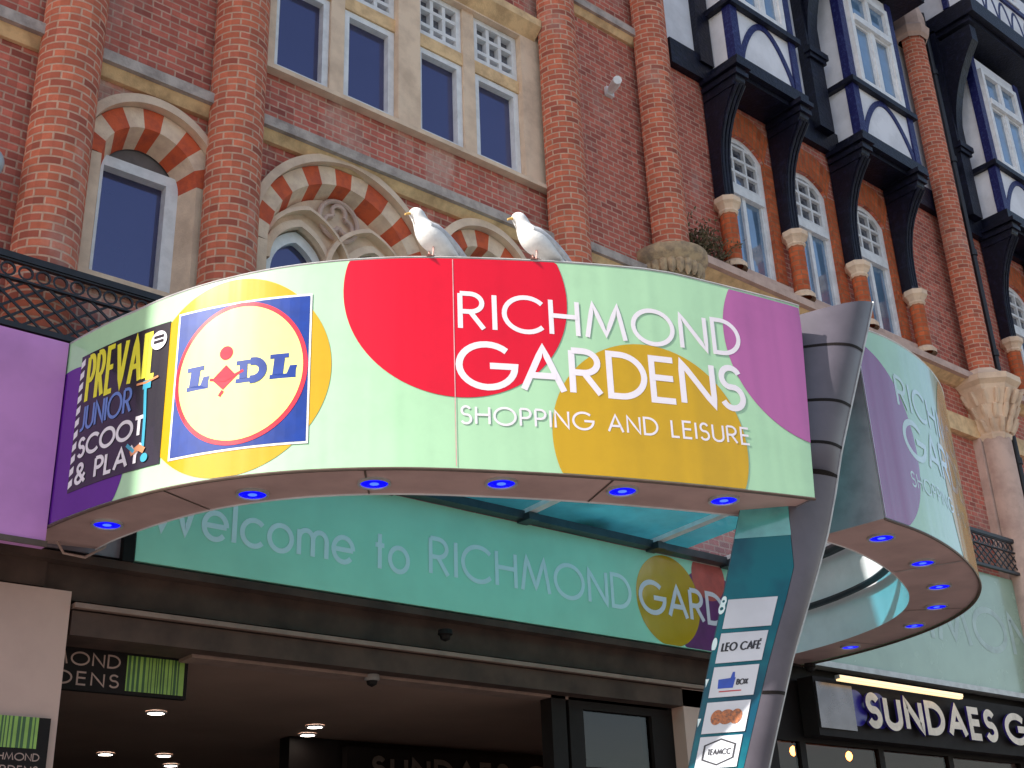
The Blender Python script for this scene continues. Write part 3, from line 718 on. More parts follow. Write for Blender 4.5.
for lvl, (z, r, n) in enumerate(((8.16, .25, 14), (8.36, .30, 14), (8.57, .38, 16))):
    for k in range(n):
        a = 2 * PI * (k + .5 * (lvl % 2)) / n; x, y = 16.68 + r * math.cos(a), FW - .2 + r * math.sin(a)
        if y > FW: continue
        ox, oy = math.cos(a), math.sin(a)
        cv.tube([(x - ox * .02, y - oy * .02, z - .09), (x + ox * .03, y + oy * .03, z), (x + ox * .09, y + oy * .09, z + .09), (x + ox * .05, y + oy * .05, z + .12)], [.035, .05, .035, .012], 7)
cv.build('leaf_carving', M_STONE, capo, smooth=True)
cb = MB(); cb.lathe(16.62, FW - .2, [(.23, 0), (.23, 8.02)], 20, PI * .9, PI * 2.1); cb.box(16.35, 17.0, FW - .12, FW, 4.2, 8.0)
cb.build('stone_pilaster', M_STONEP, T, smooth=True)
cb = MB(); cb.box(10.35, 30, FW - .1, FW + .01, 8.0, 8.28); cb.build('stone_band', M_STONEY, T)

# ------------------------------------------------------------------ small things on the facades
dp = MB(); dp.tube([(17.25, 8.32, 16.3), (17.25, 8.32, 6.1)], .045, 10)
dpo = thing('downpipe', 'black cast iron downpipe running down beside the rightmost round brick column', 'downpipe', (17.25, 8.32, 6.1))
dp.build('pipe', M_IRON, dpo, smooth=True)
for z in (15.0, 13.2, 11.4, 9.6, 7.8):
    c = MB(); c.tube([(17.25, 8.32, z - .05), (17.25, 8.32, z + .05)], .065, 10); c.box(17.18, 17.32, 8.33, 8.5, z - .03, z + .03); c.build('bracket_collar', M_IRON, dpo)
sc = thing('security_camera', 'small white camera fixed high on the brick between two round columns', 'camera', (9.12, 8.46, 10.93))
c = MB(); c.box(9.06, 9.18, 8.44, 8.487, 10.87, 10.99); c.build('mount', M_WHITE, sc)
c = MB(); c.tube([(9.12, 8.44, 10.94), (9.05, 8.28, 10.92), (9.0, 8.2, 10.90)], [.05, .06, .055], 10); c.build('housing', M_WHITE, sc, smooth=True)
bl = thing('globe_lamp', 'pale blue globe lamp on the brick wall at the left edge of the photo', 'lamp', (2.16, 8.4, 6.95))
c = MB(); c.lathe(2.13, 8.3, [(.001, 6.85)] + [(.13 * math.cos(a), 6.98 + .13 * math.sin(a)) for a in [x * .3 - 1.5 for x in range(11)]], 18); c.build('globe', mat('blue_globe', (.42, .55, .62), .3), bl, smooth=True)
c = MB(); c.tube([(2.13, 8.3, 6.86), (2.13, 8.3, 6.72), (2.13, 8.48, 6.66)], .02, 8); c.build('lamp_arm', M_IRON, bl)
wd = thing('wall_weed', 'dry straggly weed growing out of the brickwork beside the stone corbel', 'plant', (10.45, 8.4, 8.95))
sm = MB(); lf = MB(); rnd = random.Random(3)
for k in range(46):
    x, z = 10.35 + rnd.uniform(-.16, .40), 8.98 + rnd.uniform(-.12, .08)
    p = [Vector((x, 8.44, z))]; d = Vector((rnd.uniform(-.6, .6), rnd.uniform(-.7, -.05), rnd.uniform(.3, 1.2))).normalized()
    for q in range(5): p.append(p[-1] + d * rnd.uniform(.05, .12)); d = (d + Vector((rnd.uniform(-.4, .4), rnd.uniform(-.3, .3), rnd.uniform(-.35, .3)))).normalized()
    sm.tube(p, .006, 4)
    for q in p[1:]:
        for _ in range(5):
            c0 = q + Vector((rnd.gauss(0, .03), rnd.gauss(0, .03), rnd.gauss(0, .03))); a = Vector((rnd.gauss(0, 1), rnd.gauss(0, 1), rnd.gauss(0, 1))).normalized() * .028; b = a.cross(Vector((rnd.gauss(0, 1), rnd.gauss(0, 1), 1))).normalized() * .014
            lf.face([c0 - a, c0 + b, c0 + a, c0 - b])
sm.build('stems', M_LEAF, wd); lf.build('leaves', M_LEAF, wd)

# balcony lattices
def lattice(x0, x1, y, z0, z1, label, dw=.155, dh=.115):
    t = thing('iron_balustrade', label, 'railing', ((x0 + x1) / 2, y, z0))
    b = MB(); b.box(x0, x1, y - .03, y + .03, z1 - .05, z1); b.box(x0, x1, y - .02, y + .02, z1 - .065, z1 - .053); b.box(x0, x1, y - .02, y + .02, z1 - .205, z1 - .19); b.box(x0, x1, y - .025, y + .025, z0, z0 + .04); b.build('rails', M_IRON, t)
    c = MB(); x = x0 + .07; zc = z1 - .128
    while x < x1 - .06:
        n = 12; rows = []
        for k in range(n):
            a, a2 = 2 * PI * k / n, 2 * PI * (k + 1) / n
            for (r0, r1) in ((.058, .042),):
                c.face([(x + r0 * math.cos(a), y - .008, zc + r0 * math.sin(a)), (x + r0 * math.cos(a2), y - .008, zc + r0 * math.sin(a2)), (x + r1 * math.cos(a2), y - .008, zc + r1 * math.sin(a2)), (x + r1 * math.cos(a), y - .008, zc + r1 * math.sin(a))])
                c.face([(x + r1 * math.cos(a), y - .008, zc + r1 * math.sin(a)), (x + r1 * math.cos(a2), y - .008, zc + r1 * math.sin(a2)), (x + r1 * math.cos(a2), y + .008, zc + r1 * math.sin(a2)), (x + r1 * math.cos(a), y + .008, zc + r1 * math.sin(a))])
        x += .125
    c.build('ring_frieze', M_IRON, t)
    l = MB(); zt = z1 - .2; zb = z0 + .04; H = zt - zb; sl = dh / dw
    for sg in (-1, 1):
        k = x0 - H / sl
        while k < x1 + H / sl:
            xa, xb = k, k + H / sl
            pa, pb = (xa, zb if sg > 0 else zt), (xb, zt if sg > 0 else zb)
            def cut(p, q, xx): tt = (xx - p[0]) / (q[0] - p[0]); return (xx, p[1] + (q[1] - p[1]) * tt)
            if pb[0] > x0 and pa[0] < x1:
                A = cut(pa, pb, x0) if pa[0] < x0 else pa; Bp = cut(pa, pb, x1) if pb[0] > x1 else pb
                ribbon(l, [A, Bp], .009, flat(y + (.004 if sg > 0 else -.004)), .004, 0, .01, 5); l.m = [0] * len(l.m)
            k += dw
    l.build('lattice_panel', M_IRON, t)
lattice(-.5, 8.0, 8.03, 5.57, 6.14, 'black iron diamond lattice balustrade above the lilac fascia at left')
lattice(11.5, 24, 8.25, 5.9, 6.42, 'black iron lattice balustrade above the sage green banner at right')

# ------------------------------------------------------------------ fascias and banners
s = MB(); s.box(-2.5, 2.80, 8.0, 8.06, 4.05, 5.55); s3 = MB(); s3.box(-2.5, 2.79, 8.063, FW - .03, 4.2, 5.5);  s2 = MB(); s2.box(-2.5, 2.81, 7.985, 8.0 - .001, 4.05, 4.09)
lo = thing('fascia_sign', 'plain lilac shop fascia at the left edge beside the canopy', 'sign', (1, 8.2, 4.05)); s.build('panel', M_LILAC, lo); s3.build('backing_box', M_DARKW, lo); s2.build('bottom_trim', M_TRIM, lo)
wb_ = thing('welcome_banner', 'turquoise banner reading Welcome to RICHMOND GARDENS over the entrance', 'banner', (7, 8.45, 4.18))
s = MB(); s.box(3.60, 10.95, 8.40, 8.47, 4.18, 5.12); s.build('panel', M_BANNER, wb_)
f = flat(8.4)
d = MB(); disc(d, 9.30, 4.64, .47, 0, 99, 4.185, 5.115, f, .002); d.build('printed_circle', M_GOLD, wb_)
d = MB(); disc(d, 9.95, 4.5, .55, 9.0, 10.95, 4.185, 5.115, f, .001); d.build('printed_circle', mat('plum_print', (.16, .03, .16), .4), wb_)
d = MB(); disc(d, 9.95, 4.98, .26, 9.0, 10.95, 4.185, 5.115, f, .0015); d.build('printed_circle', mat('coral_print', (.6, .12, .10), .4), wb_)
text(wb_, M_LETG, 'Welcome', 3.68, 5.50, 4.42, .36, .042, f, .004, gap=.22); text(wb_, M_LETG, 'to', 5.68, 6.06, 4.42, .36, .042, f, .004, gap=.2)
text(wb_, M_LETG, 'RICHMOND', 6.26, 8.76, 4.46, .36, .042, f, .004, gap=.22)
text(wb_, M_LET, 'GARDENS', 8.86, 10.9, 4.46, .36, .05, f, .006, gap=.2)
rb = thing('fascia_banner', 'sage green banner with faint pale RICHMOND lettering at the right edge', 'banner', (15, 8.4, 4.35))
s = MB(); s.box(11.55, 22, 8.36, 8.47, 4.26, 5.86); s.build('panel', M_BANNERR, rb)
f = flat(8.36); text(rb, mat('faint_lettering', (.45, .57, .52), .3), 'RICHMOND', 12.0, 17.3, 4.75, .62, .085, f, .003, gap=.22)
s = MB(); s.box(11.5, 22, 8.3, 8.47, 4.19, 4.255); s.build('bottom_trim', M_LSTEEL, rb)

# SUNDAES sign
su = thing('dessert_shop_sign', 'dark shop sign with raised cream letters SUNDAES GELATO under a warm light bar', 'sign', (14, 8.3, 3.5))
s = MB(); s.box(11.35, 19, 8.26, 8.47, 3.42, 4.05); s.build('panel', M_DARK, su)
s = MB(); s.box(11.37, 12.02, 8.24, 8.258, 3.50, 3.99); s.build('end_panel', mat('brushed_panel', (.17, .15, .16), .25, metal=.8, vscale=3), su)
f = flat(8.22); text(su, [M_CREAML, M_LETSIDE], 'SUNDAES', 12.16, 14.92, 3.54, .40, .085, f, .03, gap=.30, depth=.03); text(su, [M_CREAML, M_LETSIDE], 'GELATO', 15.12, 17.9, 3.54, .40, .085, f, .03, gap=.30, depth=.03)
t = MB()
for i, x in enumerate([12.08, 12.5]): disc(t, x, 3.76, .2, 0, 99, 3.5, 3.99, flat(8.26), .004 + .002 * i, 20)
t.build('swirl_print', mat('violet_print', (.03, .02, .25), .3), su)
s = MB(); s.box(11.62, 14.1, 8.10, 8.16, 4.02, 4.06); s.box(11.9, 11.94, 8.16, 8.3, 4.03, 4.05); s.box(13.7, 13.74, 8.16, 8.3, 4.03, 4.05); lb = s.build('light_bar', M_LSTEEL, su)
s = MB(); s.box(11.63, 14.09, 8.105, 8.155, 4.0, 4.018); s.box(11.63, 14.09, 8.094, 8.099, 4.02, 4.055); s.build('lamp', M_TUBE, lb)
# shopfront under the SUNDAES sign
sf_ = MB(); sf_.box(10.0, 10.85, FW - .05, FW + .3, 0, 4.1); sf_.box(10.85, 24, FW + .0, FW + .06, 3.38, 4.2)
for x in (11.3, 12.75, 14.2, 15.9): sf_.box(x, x + .10, FW, FW + .08, 0, 3.38)
sf_.build('shopfront_frame', M_DARK, T)
gl = MB(); gl.box(10.85, 24, FW + .03, FW + .04, 0, 3.38); gl.build('shop_glass', clearglass('shop_glass', (.7, .62, .6), .02, .04, (.3, .2, .2)), T)
it = MB(); it.box(11.3, 24, 14.0, 14.1, 0, 3.62); it.build('interior_wall', mat('dark_red_wall', (.12, .03, .03), .7), T)
it = MB(); it.box(13.15, 13.8, 11.5, 11.56, 3.1, 3.55); it.build('menu_board', mat('menu_board', (.5, .5, .4), .5, col2=(.1, .12, .1), vscale=9), T)
for i, (x, y, lab) in enumerate(((12.35, 9.4, 'glowing bulb leftmost of three inside the dessert shop window'), (12.52, 9.45, 'glowing bulb in the middle of three inside the dessert shop'), (13.45, 9.4, 'glowing bulb rightmost of three inside the dessert shop window'))):
    L = thing('pendant_lamp', lab, 'lamp', (x, y, 3.45), 'bulbs in the dessert shop')
    c = MB(); c.lathe(x, y, [(.001, 3.39), (.03, 3.41), (.042, 3.45), (.03, 3.49), (.001, 3.51)], 12); c.build('bulb', M_ORL, L, smooth=True)
    c = MB(); c.tube([(x, y, 3.52), (x, y, 3.61)], .008, 6); c.build('cord', M_DARK, L)

# ------------------------------------------------------------------ canopy ring
LPTS = [(2.79, 8.46), (2.81, 8.02), (2.92, 7.44), (3.09, 6.93), (3.34, 6.49), (3.66, 6.12), (4.1, 5.77), (4.64, 5.47), (5.23, 5.20), (5.85, 4.965), (6.36, 4.80), (6.74, 4.69), (6.88, 4.66)]
RPTS = [(7.53, 4.68), (8.12, 4.73), (8.78, 4.88), (9.45, 5.12), (10.04, 5.42), (10.56, 5.84), (10.98, 6.40), (11.27, 7.08), (11.42, 7.80), (11.45, 8.46)]
def catmull(P, n=10):
    P = [Vector(p) for p in P]; P = [2 * P[0] - P[1]] + P + [2 * P[-1] - P[-2]]; out = []
    for i in range(1, len(P) - 2):
        a, b, c, d = P[i - 1:i + 3]
        for k in range(n):
            t = k / n; out.append(.5 * (2 * b + (c - a) * t + (2 * a - 5 * b + 4 * c - d) * t * t + (3 * b - a - 3 * c + d) * t ** 3))
    out.append(P[-2]); return out
class Path:
    def __init__(s, pts):
        s.p = catmull(pts); s.s = [0]
        for a, b in zip(s.p[:-1], s.p[1:]): s.s.append(s.s[-1] + (b - a).length)
        s.len = s.s[-1]
        s.n = []
        for i in range(len(s.p)):
            d = (s.p[min(i + 2, len(s.p) - 1)] - s.p[max(i - 2, 0)]).normalized(); s.n.append(Vector((d.y, -d.x)))
    def at(s, u, off=0):
        u = min(max(u, 0), s.len - 1e-6)
        import bisect
        i = min(bisect.bisect_right(s.s, u) - 1, len(s.p) - 2); t = (u - s.s[i]) / (s.s[i + 1] - s.s[i])
        q = s.p[i].lerp(s.p[i + 1], t); n = s.n[i].lerp(s.n[i + 1], t).normalized()
        return q + n * off
    def f(s, u, v, l): q = s.at(u, l); return (q.x, q.y, v)
PL, PR = Path(LPTS), Path(RPTS)
ZB = 4.20
def ztL(s): return 5.555 + .205 * min(1, max(0, (s - 1.2) / 3.6)) - .075 * max(0, s - 5.0)
UL = PL.len - .144
def lean(P, u): return .11 * (u / UL) ** 6 if P is PL else 0
def ztR(s): return 5.74 + .22 * min(1, s / 2.2)
CN = thing('curved_canopy', 'curved mint green canopy reading RICHMOND GARDENS SHOPPING AND LEISURE over the mall entrance', 'canopy', (7.1, 7, 4.2))
WL, WR = .50, .60
def ring_side(P, zt, wd, nm, label):
    n = 90; LL = UL if P is PL else P.len; us = [LL * k / n for k in range(n + 1)]
    m = MB()
    m.grid([[P.f(u, ZB, 0) for u in us], [P.f(u + lean(P, u), zt(u), 0) for u in us]])
    fo = m.build('fascia_panel', M_MINT, CN, smooth=True); 
    m = MB()
    inn = [P.at(u, -wd) for u in us]
    inn = [Vector((q.x, min(q.y, 8.38))) for q in inn]
    out = [P.at(u, -.006) for u in us]
    m.grid([[(q.x, q.y, ZB + .012) for q in out], [(q.x, q.y, ZB + .012) for q in inn]])
    sf2 = m.build('soffit', M_SOFF, CN)
    m = MB(); m.grid([[(q.x, q.y, ZB + .0) for q in inn], [(q.x, q.y, zt(u) - .12) for q, u in zip(inn, us)]]); m.build('inner_lining', M_INNER, CN, smooth=True)
    m = MB(); m.grid([[(q.x, q.y, zt(u) - .004) for q, u in zip(out, us)], [(q.x, q.y, zt(u) - .118) for q, u in zip(inn, us)]]); m.build('top_capping', M_LSTEEL, CN)
    # edge trims
    m = MB(); m.tube([P.f(u, ZB - .004, 0.0) for u in us], .011, 6); m.build('edge_trim', M_TRIM, CN)
    m = MB(); m.tube([P.f(u + lean(P, u), zt(u), -.004) for u in us], .009, 6); m.build('edge_trim', M_LSTEEL, CN)
    # end cap by the pylon
    u = UL if P is PL else 0.0
    a = P.at(u, -.002); b = P.at(u, -wd)
    m = MB(); at_ = P.at(u + lean(P, u), -.002); m.face([(a.x, a.y, ZB), (b.x, b.y, ZB), (b.x, b.y, zt(u) - .12), (at_.x, at_.y, zt(u))]); m.build('end_panel', mat('end_grey', (.30, .29, .33), .35, metal=.2), CN)
    # steel tubes inside
    for z, off, r in ((4.62, .07, .035), (5.10, .10, .055)):
        m = MB(); m.tube([(lambda q: (q.x, min(q.y, 8.3), z))(P.at(u, -wd - off)) for u in us[4:-1:2]], r, 8); m.build('ring_tube', M_STEEL, CN, smooth=True)
    return inn
innL = ring_side(PL, ztL, WL, 'left', ''); innR = ring_side(PR, ztR, WR, 'right', '')
# printed circles and lettering
def fL(u, v, l): return PL.f(u - .04 * min(1, max(0, u - 1.6)), v, l)
fR = PR.f
for (cs, cz, r, m_, P, zt) in ((.52, 4.58, .74, M_DPURP, PL, ztL), (2.05, 4.89, .685, M_GOLD, PL, ztL), (3.54, 5.42, .74, M_VRED, PL, ztL), (4.83, 4.47, .70, M_GOLD, PL, ztL), (6.22, 5.36, .77, M_PURP, PL, ztL),
                               (-.05, 4.86, .76, vinyl('maroon_vinyl', (.24, .03, .16), coat=.8), PR, ztR), (2.75, 4.8, 1.38, M_GOLD, PR, ztR)):
    d = MB(); disc(d, cs, cz, r, .003, (UL + .14) if P is PL else P.len - .004, (lambda s, P=P, zt=zt: ZB + .01 + (max(0, s - .04 - UL) / .115 * (zt(s) - ZB) if P is PL else 0)), (lambda s, zt=zt: zt(s) - .012), fL if P is PL else fR, .0025 if m_ is not M_DPURP else .002); d.build('printed_circle', m_, CN, smooth=True)
t = MB()
text(CN, M_LET, 'RICHMOND', 3.535, 5.58, 5.15, .285, .033, fL, .0035, gap=.22, slope=.013)
text(CN, M_LET, 'GARDENS', 3.515, 5.565, 4.735, .345, .044, fL, .0035, gap=.17, slope=.013)
text(CN, M_LET, 'SHOPPING AND LEISURE', 3.535, 5.56, 4.497, .13, .0155, fL, .0035, gap=.24, slope=.013)
MF = vinyl('faint_white', (.55, .70, .62), coat=.8); text(CN, MF, 'RICHMOND', .5, 2.7, 5.20, .285, .037, fR, .0035, gap=.22); text(CN, MF, 'GARDENS', .5, 2.7, 4.80, .345, .050, fR, .0035, gap=.17); text(CN, MF, 'SHOPPING AND LEISURE', .5, 2.7, 4.55, .13, .0155, fR, .0035, gap=.24)
sm = MB()
for u in (3.505,): rect(sm, u, u + .006, ZB + .02, ztL(u) - .02, fL, .0045, 1)
sm.build('panel_seam', mat('seam_pink', (.75, .4, .42), .4), CN)
sm = MB(); rect(sm, .012, .02, ZB + .02, 5.72, fR, .0045, 1); sm.build('panel_seam', M_LSTEEL, CN)
for P, us_, wd_ in ((PL, (1.55, 2.9, 4.5), WL), (PR, (1.6, 3.4, 5.0), WR)):
    for u in us_:
        a_, b_ = P.at(u, -.012), P.at(u, -wd_ + .004); a2, b2 = P.at(u + .014, -.012), P.at(u + .014, -wd_ + .004)
        j = MB(); j.face([(a_.x, a_.y, ZB + .008), (a2.x, a2.y, ZB + .008), (b2.x, b2.y, ZB + .008), (b_.x, b_.y, ZB + .008)]); j.build('soffit_joint', M_LSTEEL if u == 1.6 else M_TRIM, CN)
# recessed blue downlights
def soff_light(x, y):
    L = MB(); L.lathe(x, y, [(.105, ZB + .013), (.105, ZB - .006), (.090, ZB - .006), (.086, ZB + .003)], 20); o = L.build('downlight', M_LSTEEL, CN, smooth=True)
    L = MB(); L.lathe(x, y, [(.088, ZB + .002), (.03, ZB + .0)], 20); L.build('lamp_ring', M_BLUEL, o)
    L = MB(); L.lathe(x, y, [(.03, ZB - .001), (.001, ZB - .002)], 12); L.build('lamp_centre', M_BLUEC, o)
for x, y in ((3.12, 7.78), (3.61, 6.70), (4.13, 6.10), (4.79, 5.65), (5.54, 5.32), (6.25, 5.07), (7.94, 4.99), (8.84, 5.22), (9.65, 5.58), (10.3, 6.02), (10.81, 6.59), (11.10, 7.55)): soff_light(x, y)
# glazed roof inside the ring
allin = [q for q in innL] + [q for q in innR]
gl = MB(); rowsA = [(q.x, q.y, 5.34) for q in allin]; rowsB = [(q.x, 8.37, 5.20) for q in allin]
gl2 = MB(); gl1 = gl
for i in range(len(allin) - 1):
    a, b = allin[i], allin[i + 1]; gl = gl1 if b.x < 9.6 and a.y < 7.9 or a.x < 5 else gl2
    gl.face([(a.x, a.y, 5.22 + .05 * (8.37 - a.y)), (b.x, b.y, 5.22 + .05 * (8.37 - b.y)), (b.x, 8.38, 5.22), (a.x, 8.38, 5.22)])
gl1.build('glass_roof', clearglass('blue_roof_glass', (.12, .75, 1.0), .65, .10, (.15, .97, 1.0)), CN)
gl2.build('glass_roof', clearglass('milky_roof_glass', (.95, .97, 1), .25, .06, (.95, .97, 1)), CN)
def innerY(x):
    best = None
    for a, b in zip(allin[:-1], allin[1:]):
        if (a.x - x) * (b.x - x) <= 0 and abs(a.x - b.x) > 1e-6:
            t = (x - a.x) / (b.x - a.x); y = a.y + (b.y - a.y) * t
            if y < 8.0 and (best is None or y < best): best = y
    return best or 8
for x in (4.3, 5.8, 7.34, 9.06, 10.2):
    y0 = innerY(x) + .02
    bmb = MB(); z = lambda y: 5.17 + .05 * (8.37 - y)
    bmb.face([(x - .045, y0, z(y0)), (x + .045, y0, z(y0)), (x + .045, 8.36, z(8.36)), (x - .045, 8.36, z(8.36))])
    for sx in (-.045, .045): bmb.face([(x + sx, y0, z(y0)), (x + sx, 8.36, z(8.36)), (x + sx, 8.36, z(8.36) + .045), (x + sx, y0, z(y0) + .045)])
    bo = bmb.build('glazing_bar', M_WHITE, CN)
    bmb = MB(); bmb.box(x - .06, x + .06, 8.2, 8.38, 5.10, 5.17); bmb.build('end_bracket', M_STEEL, bo)
wbm = MB(); wbm.box(3.5, 10.8, 8.28, 8.398, 5.125, 5.20); wbm.build('wall_beam', M_STEEL, CN)

# shop logo sign on the canopy
ls = thing('square_logo_sign', 'square blue sign with red ringed yellow disc and blue letters on the canopy', 'sign', fL(2.1, 4.38, .02))
m = MB(); rect(m, 1.622, 2.602, 4.375, 5.405, fL, .006, 14, back=.001); m.build('white_border', M_WHITE, ls, smooth=True)
m = MB(); rect(m, 1.636, 2.588, 4.39, 5.39, fL, .008, 14); m.build('panel', M_LBLUE, ls)
m = MB(); disc(m, 2.112, 4.90, .474, 0, 9, 4, 6, fL, .010, rz=.492); m.build('ring', M_LRED, ls)
m = MB(); disc(m, 2.112, 4.90, .444, 0, 9, 4, 6, fL, .012, rz=.462); m.build('disc', M_LYEL, ls)
def poly(mb, pts, f, lay, mi=0): mb.face([f(p[0], p[1], lay) for p in pts], mi=mi)
lt = MB()
def slabL(x, z, w_, h, lay):   # slab-serif L, leaning slightly
    poly(lt, [(x, z), (x + w_, z), (x + w_, z + .055), (x + w_ + .008, z + .085), (x + w_ - .04, z + .085), (x + w_ - .06, z + .03), (x, z + .03)], fL, lay)
    poly(lt, [(x + .018, z + .03), (x + .09, z + .03), (x + .10, z + h - .03), (x + .028, z + h - .03)], fL, lay + .0005)
    poly(lt, [(x + .0, z + h - .03), (x + .125, z + h - .03), (x + .125, z + h), (x + .0, z + h)], fL, lay + .001)
slabL(1.735, 4.82, .165, .165, .0135); lt.build('letter', M_LBLUE, ls); lt = MB(); slabL(2.335, 4.82, .175, .17, .0135)
lt.build('letter', M_LBLUE, ls); lt = MB()
x = 2.12; z = 4.82
poly(lt, [(x - .02, z), (x + .09, z), (x + .09, z + .03), (x - .02, z + .03)], fL, .0135); poly(lt, [(x - .02, z + .125), (x + .09, z + .125), (x + .09, z + .155), (x - .02, z + .155)], fL, .0140)
poly(lt, [(x + .005, z + .03), (x + .06, z + .03), (x + .06, z + .125), (x + .005, z + .125)], fL, .0145)
ribbon(lt, [(x + .08, z + .015)] + arc(x + .10, z + .0775, .068, .0625, -90, 90, 12) + [(x + .08, z + .14)], .027, fL, .0150)
lt.build('letter', M_LBLUE, ls)
ir = MB(); cx_, cz_ = 2.022, 4.875
poly(ir, [(cx_ - .095, cz_ - .005), (cx_ - .01, cz_ - .085), (cx_ + .085, cz_ + .0), (cx_ + .005, cz_ + .085)], fL, .0145)
ribbon(ir, [(cx_ - .11, cz_ - .0), (cx_ + .0, cz_ - .02), (cx_ + .13, cz_ + .03)], .009, fL, .0150); ribbon(ir, [(cx_ - .01, cz_ - .09), (cx_ - .035, cz_ - .125)], .01, fL, .0155)
ir.build('letter', M_LROSE, ls); ir = MB(); disc(ir, cx_, 5.045, .048, 0, 9, 4, 6, fL, .0145, 16); ir.build('letter_dot', M_LROSE, ls)
# poster
ps = thing('event_poster', 'black poster with yellow PREVAIL lettering at the left end of the canopy', 'poster', fL(1.1, 4.38, .02))
m = MB(); rect(m, .655, 1.552, 4.375, 5.375, fL, .006, 14, back=.001); m.build('panel', M_POST, ps)
text(ps, M_PYEL, 'PREVAIL', .74, 1.46, 4.99, .37, .038, fL, .008, gap=.30)
text(ps, M_PBLUE, 'JUNIOR', .72, 1.27, 4.79, .19, .022, fL, .010, gap=.2)
text(ps, M_PW, 'SCOOT', .73, 1.40, 4.595, .15, .026, fL, .010, gap=.2); text(ps, M_PW, '& PLAY', .73, 1.40, 4.405, .155, .026, fL, .010, gap=.2)
t = MB()
for k in range(11):
    z = 4.40 + k * .088
    poly(t, [(.660, z), (.705, z + .02), (.705, z + .07), (.660, z + .05)], fL, .008)
t.build('chevron_edge', M_PW, ps)
t = MB(); disc(t, 1.468, 5.255, .068, 0, 9, 4, 6, fL, .0125, 20); bo = t.build('badge', M_PW, ps)
t = MB(); 
for z in (5.28, 5.245): ribbon(t, [(1.425, z), (1.51, z)], .011, fL, .014)
t.build('badge_print', M_POST, bo)
t = MB(); ribbon(t, [(1.30, 4.975), (1.385, 4.97), (1.49, 4.99)], .008, fL, .0132); ribbon(t, [(1.30, 4.49), (1.37, 4.52), (1.42, 4.49)], .02, fL, .0134); t.build('scooter_deck', M_PORA, ps)
t = MB(); ribbon(t, [(1.38, 4.97), (1.40, 4.72), (1.405, 4.52)], .012, fL, .0120); ribbon(t, [(1.36, 4.955), (1.43, 4.955)], .03, fL, .0126); ribbon(t, [(1.26, 4.56), (1.33, 4.50)], .012, fL, .0137); disc(t, 1.425, 4.44, .03, 0, 9, 4, 6, fL, .0136, 14); t.build('scooter_stem', M_PCY, ps)

# ------------------------------------------------------------------ leaning pylon
PY = thing('pylon_sign', 'leaning grey metal and teal pylon with white shop logo panels', 'sign', (6.0, 5.83, 0))
TAB = [(-4.21, 5.45, 6.16), (-1.7, 5.947, 6.80), (-1, 6.096, 7.0), (-.5, 6.207, 7.20), (0, 6.31, 7.38), (.21, 6.36, 7.40), (.5, 6.44, 7.46), (.8, 6.53, 7.55), (1.2, 6.66, 7.66), (1.58, 6.765, 7.765), (1.85, 6.85, 7.83)]
def lr(t):
    for a, b in zip(TAB[:-1], TAB[1:]):
        if t <= b[0]: k = (t - a[0]) / (b[0] - a[0]); return a[1] + (b[1] - a[1]) * k, a[2] + (b[2] - a[2]) * k
    return TAB[-1][1:]
BUL = .12
def tgf(t): return .62 + .06 * min(0, t) - .26 * min(1, max(0, (t + .45) / .45))
def pyl(a, t, l=0):
    "a 0..1 across, t metres along, l outwards"
    if t > 1.25: t += (t - 1.25) * (-.28 + .43 * a)
    x0, x1 = lr(t); x0 += .22; x1 -= .26; wd = x1 - x0
    x = x0 + wd * a; y = 4.993 - .215 * t; g = tgf(t)
    bul = BUL * (a / g) if a < g else BUL * math.cos(PI / 2 * (a - g) / (1 - g)) ** .8
    if t > .25: bul = BUL * 1.25 * math.sin(PI * a)
    return (x, y - max(0, bul) - l - .35 * (a - .5), 4.21 + t)
def strip(mb, a0, a1, t0, t1, lay=0, na=10, ntt=10, mi=0):
    rows = [[pyl((tgf(t0 + (t1 - t0) * j / ntt) if a0 == TG else a0) + ((tgf(t0 + (t1 - t0) * j / ntt) if a1 == TG else a1) - (tgf(t0 + (t1 - t0) * j / ntt) if a0 == TG else a0)) * i / na, t0 + (t1 - t0) * j / ntt, lay) for i in range(na + 1)] for j in range(ntt + 1)]
    mb.grid(rows, mi=mi)
TG = .62
m = MB(); strip(m, TG, 1, -4.21, .25, 0, 10, 20); strip(m, 0, 1, .25, 1.58, 0, 20, 12); 
def backmid(t): p, q = pyl(0, t), pyl(1, t); return ((p[0] + q[0]) / 2, (p[1] + q[1]) / 2 + .16, (p[2] + q[2]) / 2)
rowsb = [[pyl(1, t), backmid(t), pyl(0, t)] for t in [-4.21 + 5.79 * k / 20 for k in range(21)]]
m.grid(rowsb)
m.face([pyl(a / 20, 1.58) for a in range(21)] + [backmid(1.58)])
body = m.build('metal_cladding', M_METAL, PY, smooth=True, ang=50)
m = MB(); strip(m, 0, TG, -4.21, .25, -.004, 10, 20); m.build('teal_face', M_TEAL, PY, smooth=True)
for t_, a0 in ((1.22, 0), (.78, 0), (.46, 0), (.25, 0), (-1.25, TG)):
    j = MB(); strip(j, a0, 1, t_ - .011, t_ + .011, .003, 20, 1); j.build('joint', M_DARK, PY)
m = MB(); m.tube([pyl(1, -4.21 + 5.79 * k / 20, .0) for k in range(21)], .010, 6); m.build('edge_strip', M_LSTEEL, PY)
m = MB(); strip(m, .0, TG, -.20, .02, .0, 8, 2); m.build('pale_teal_band', mat('pale_teal', (.10, .42, .42), .15, coat=1), PY)
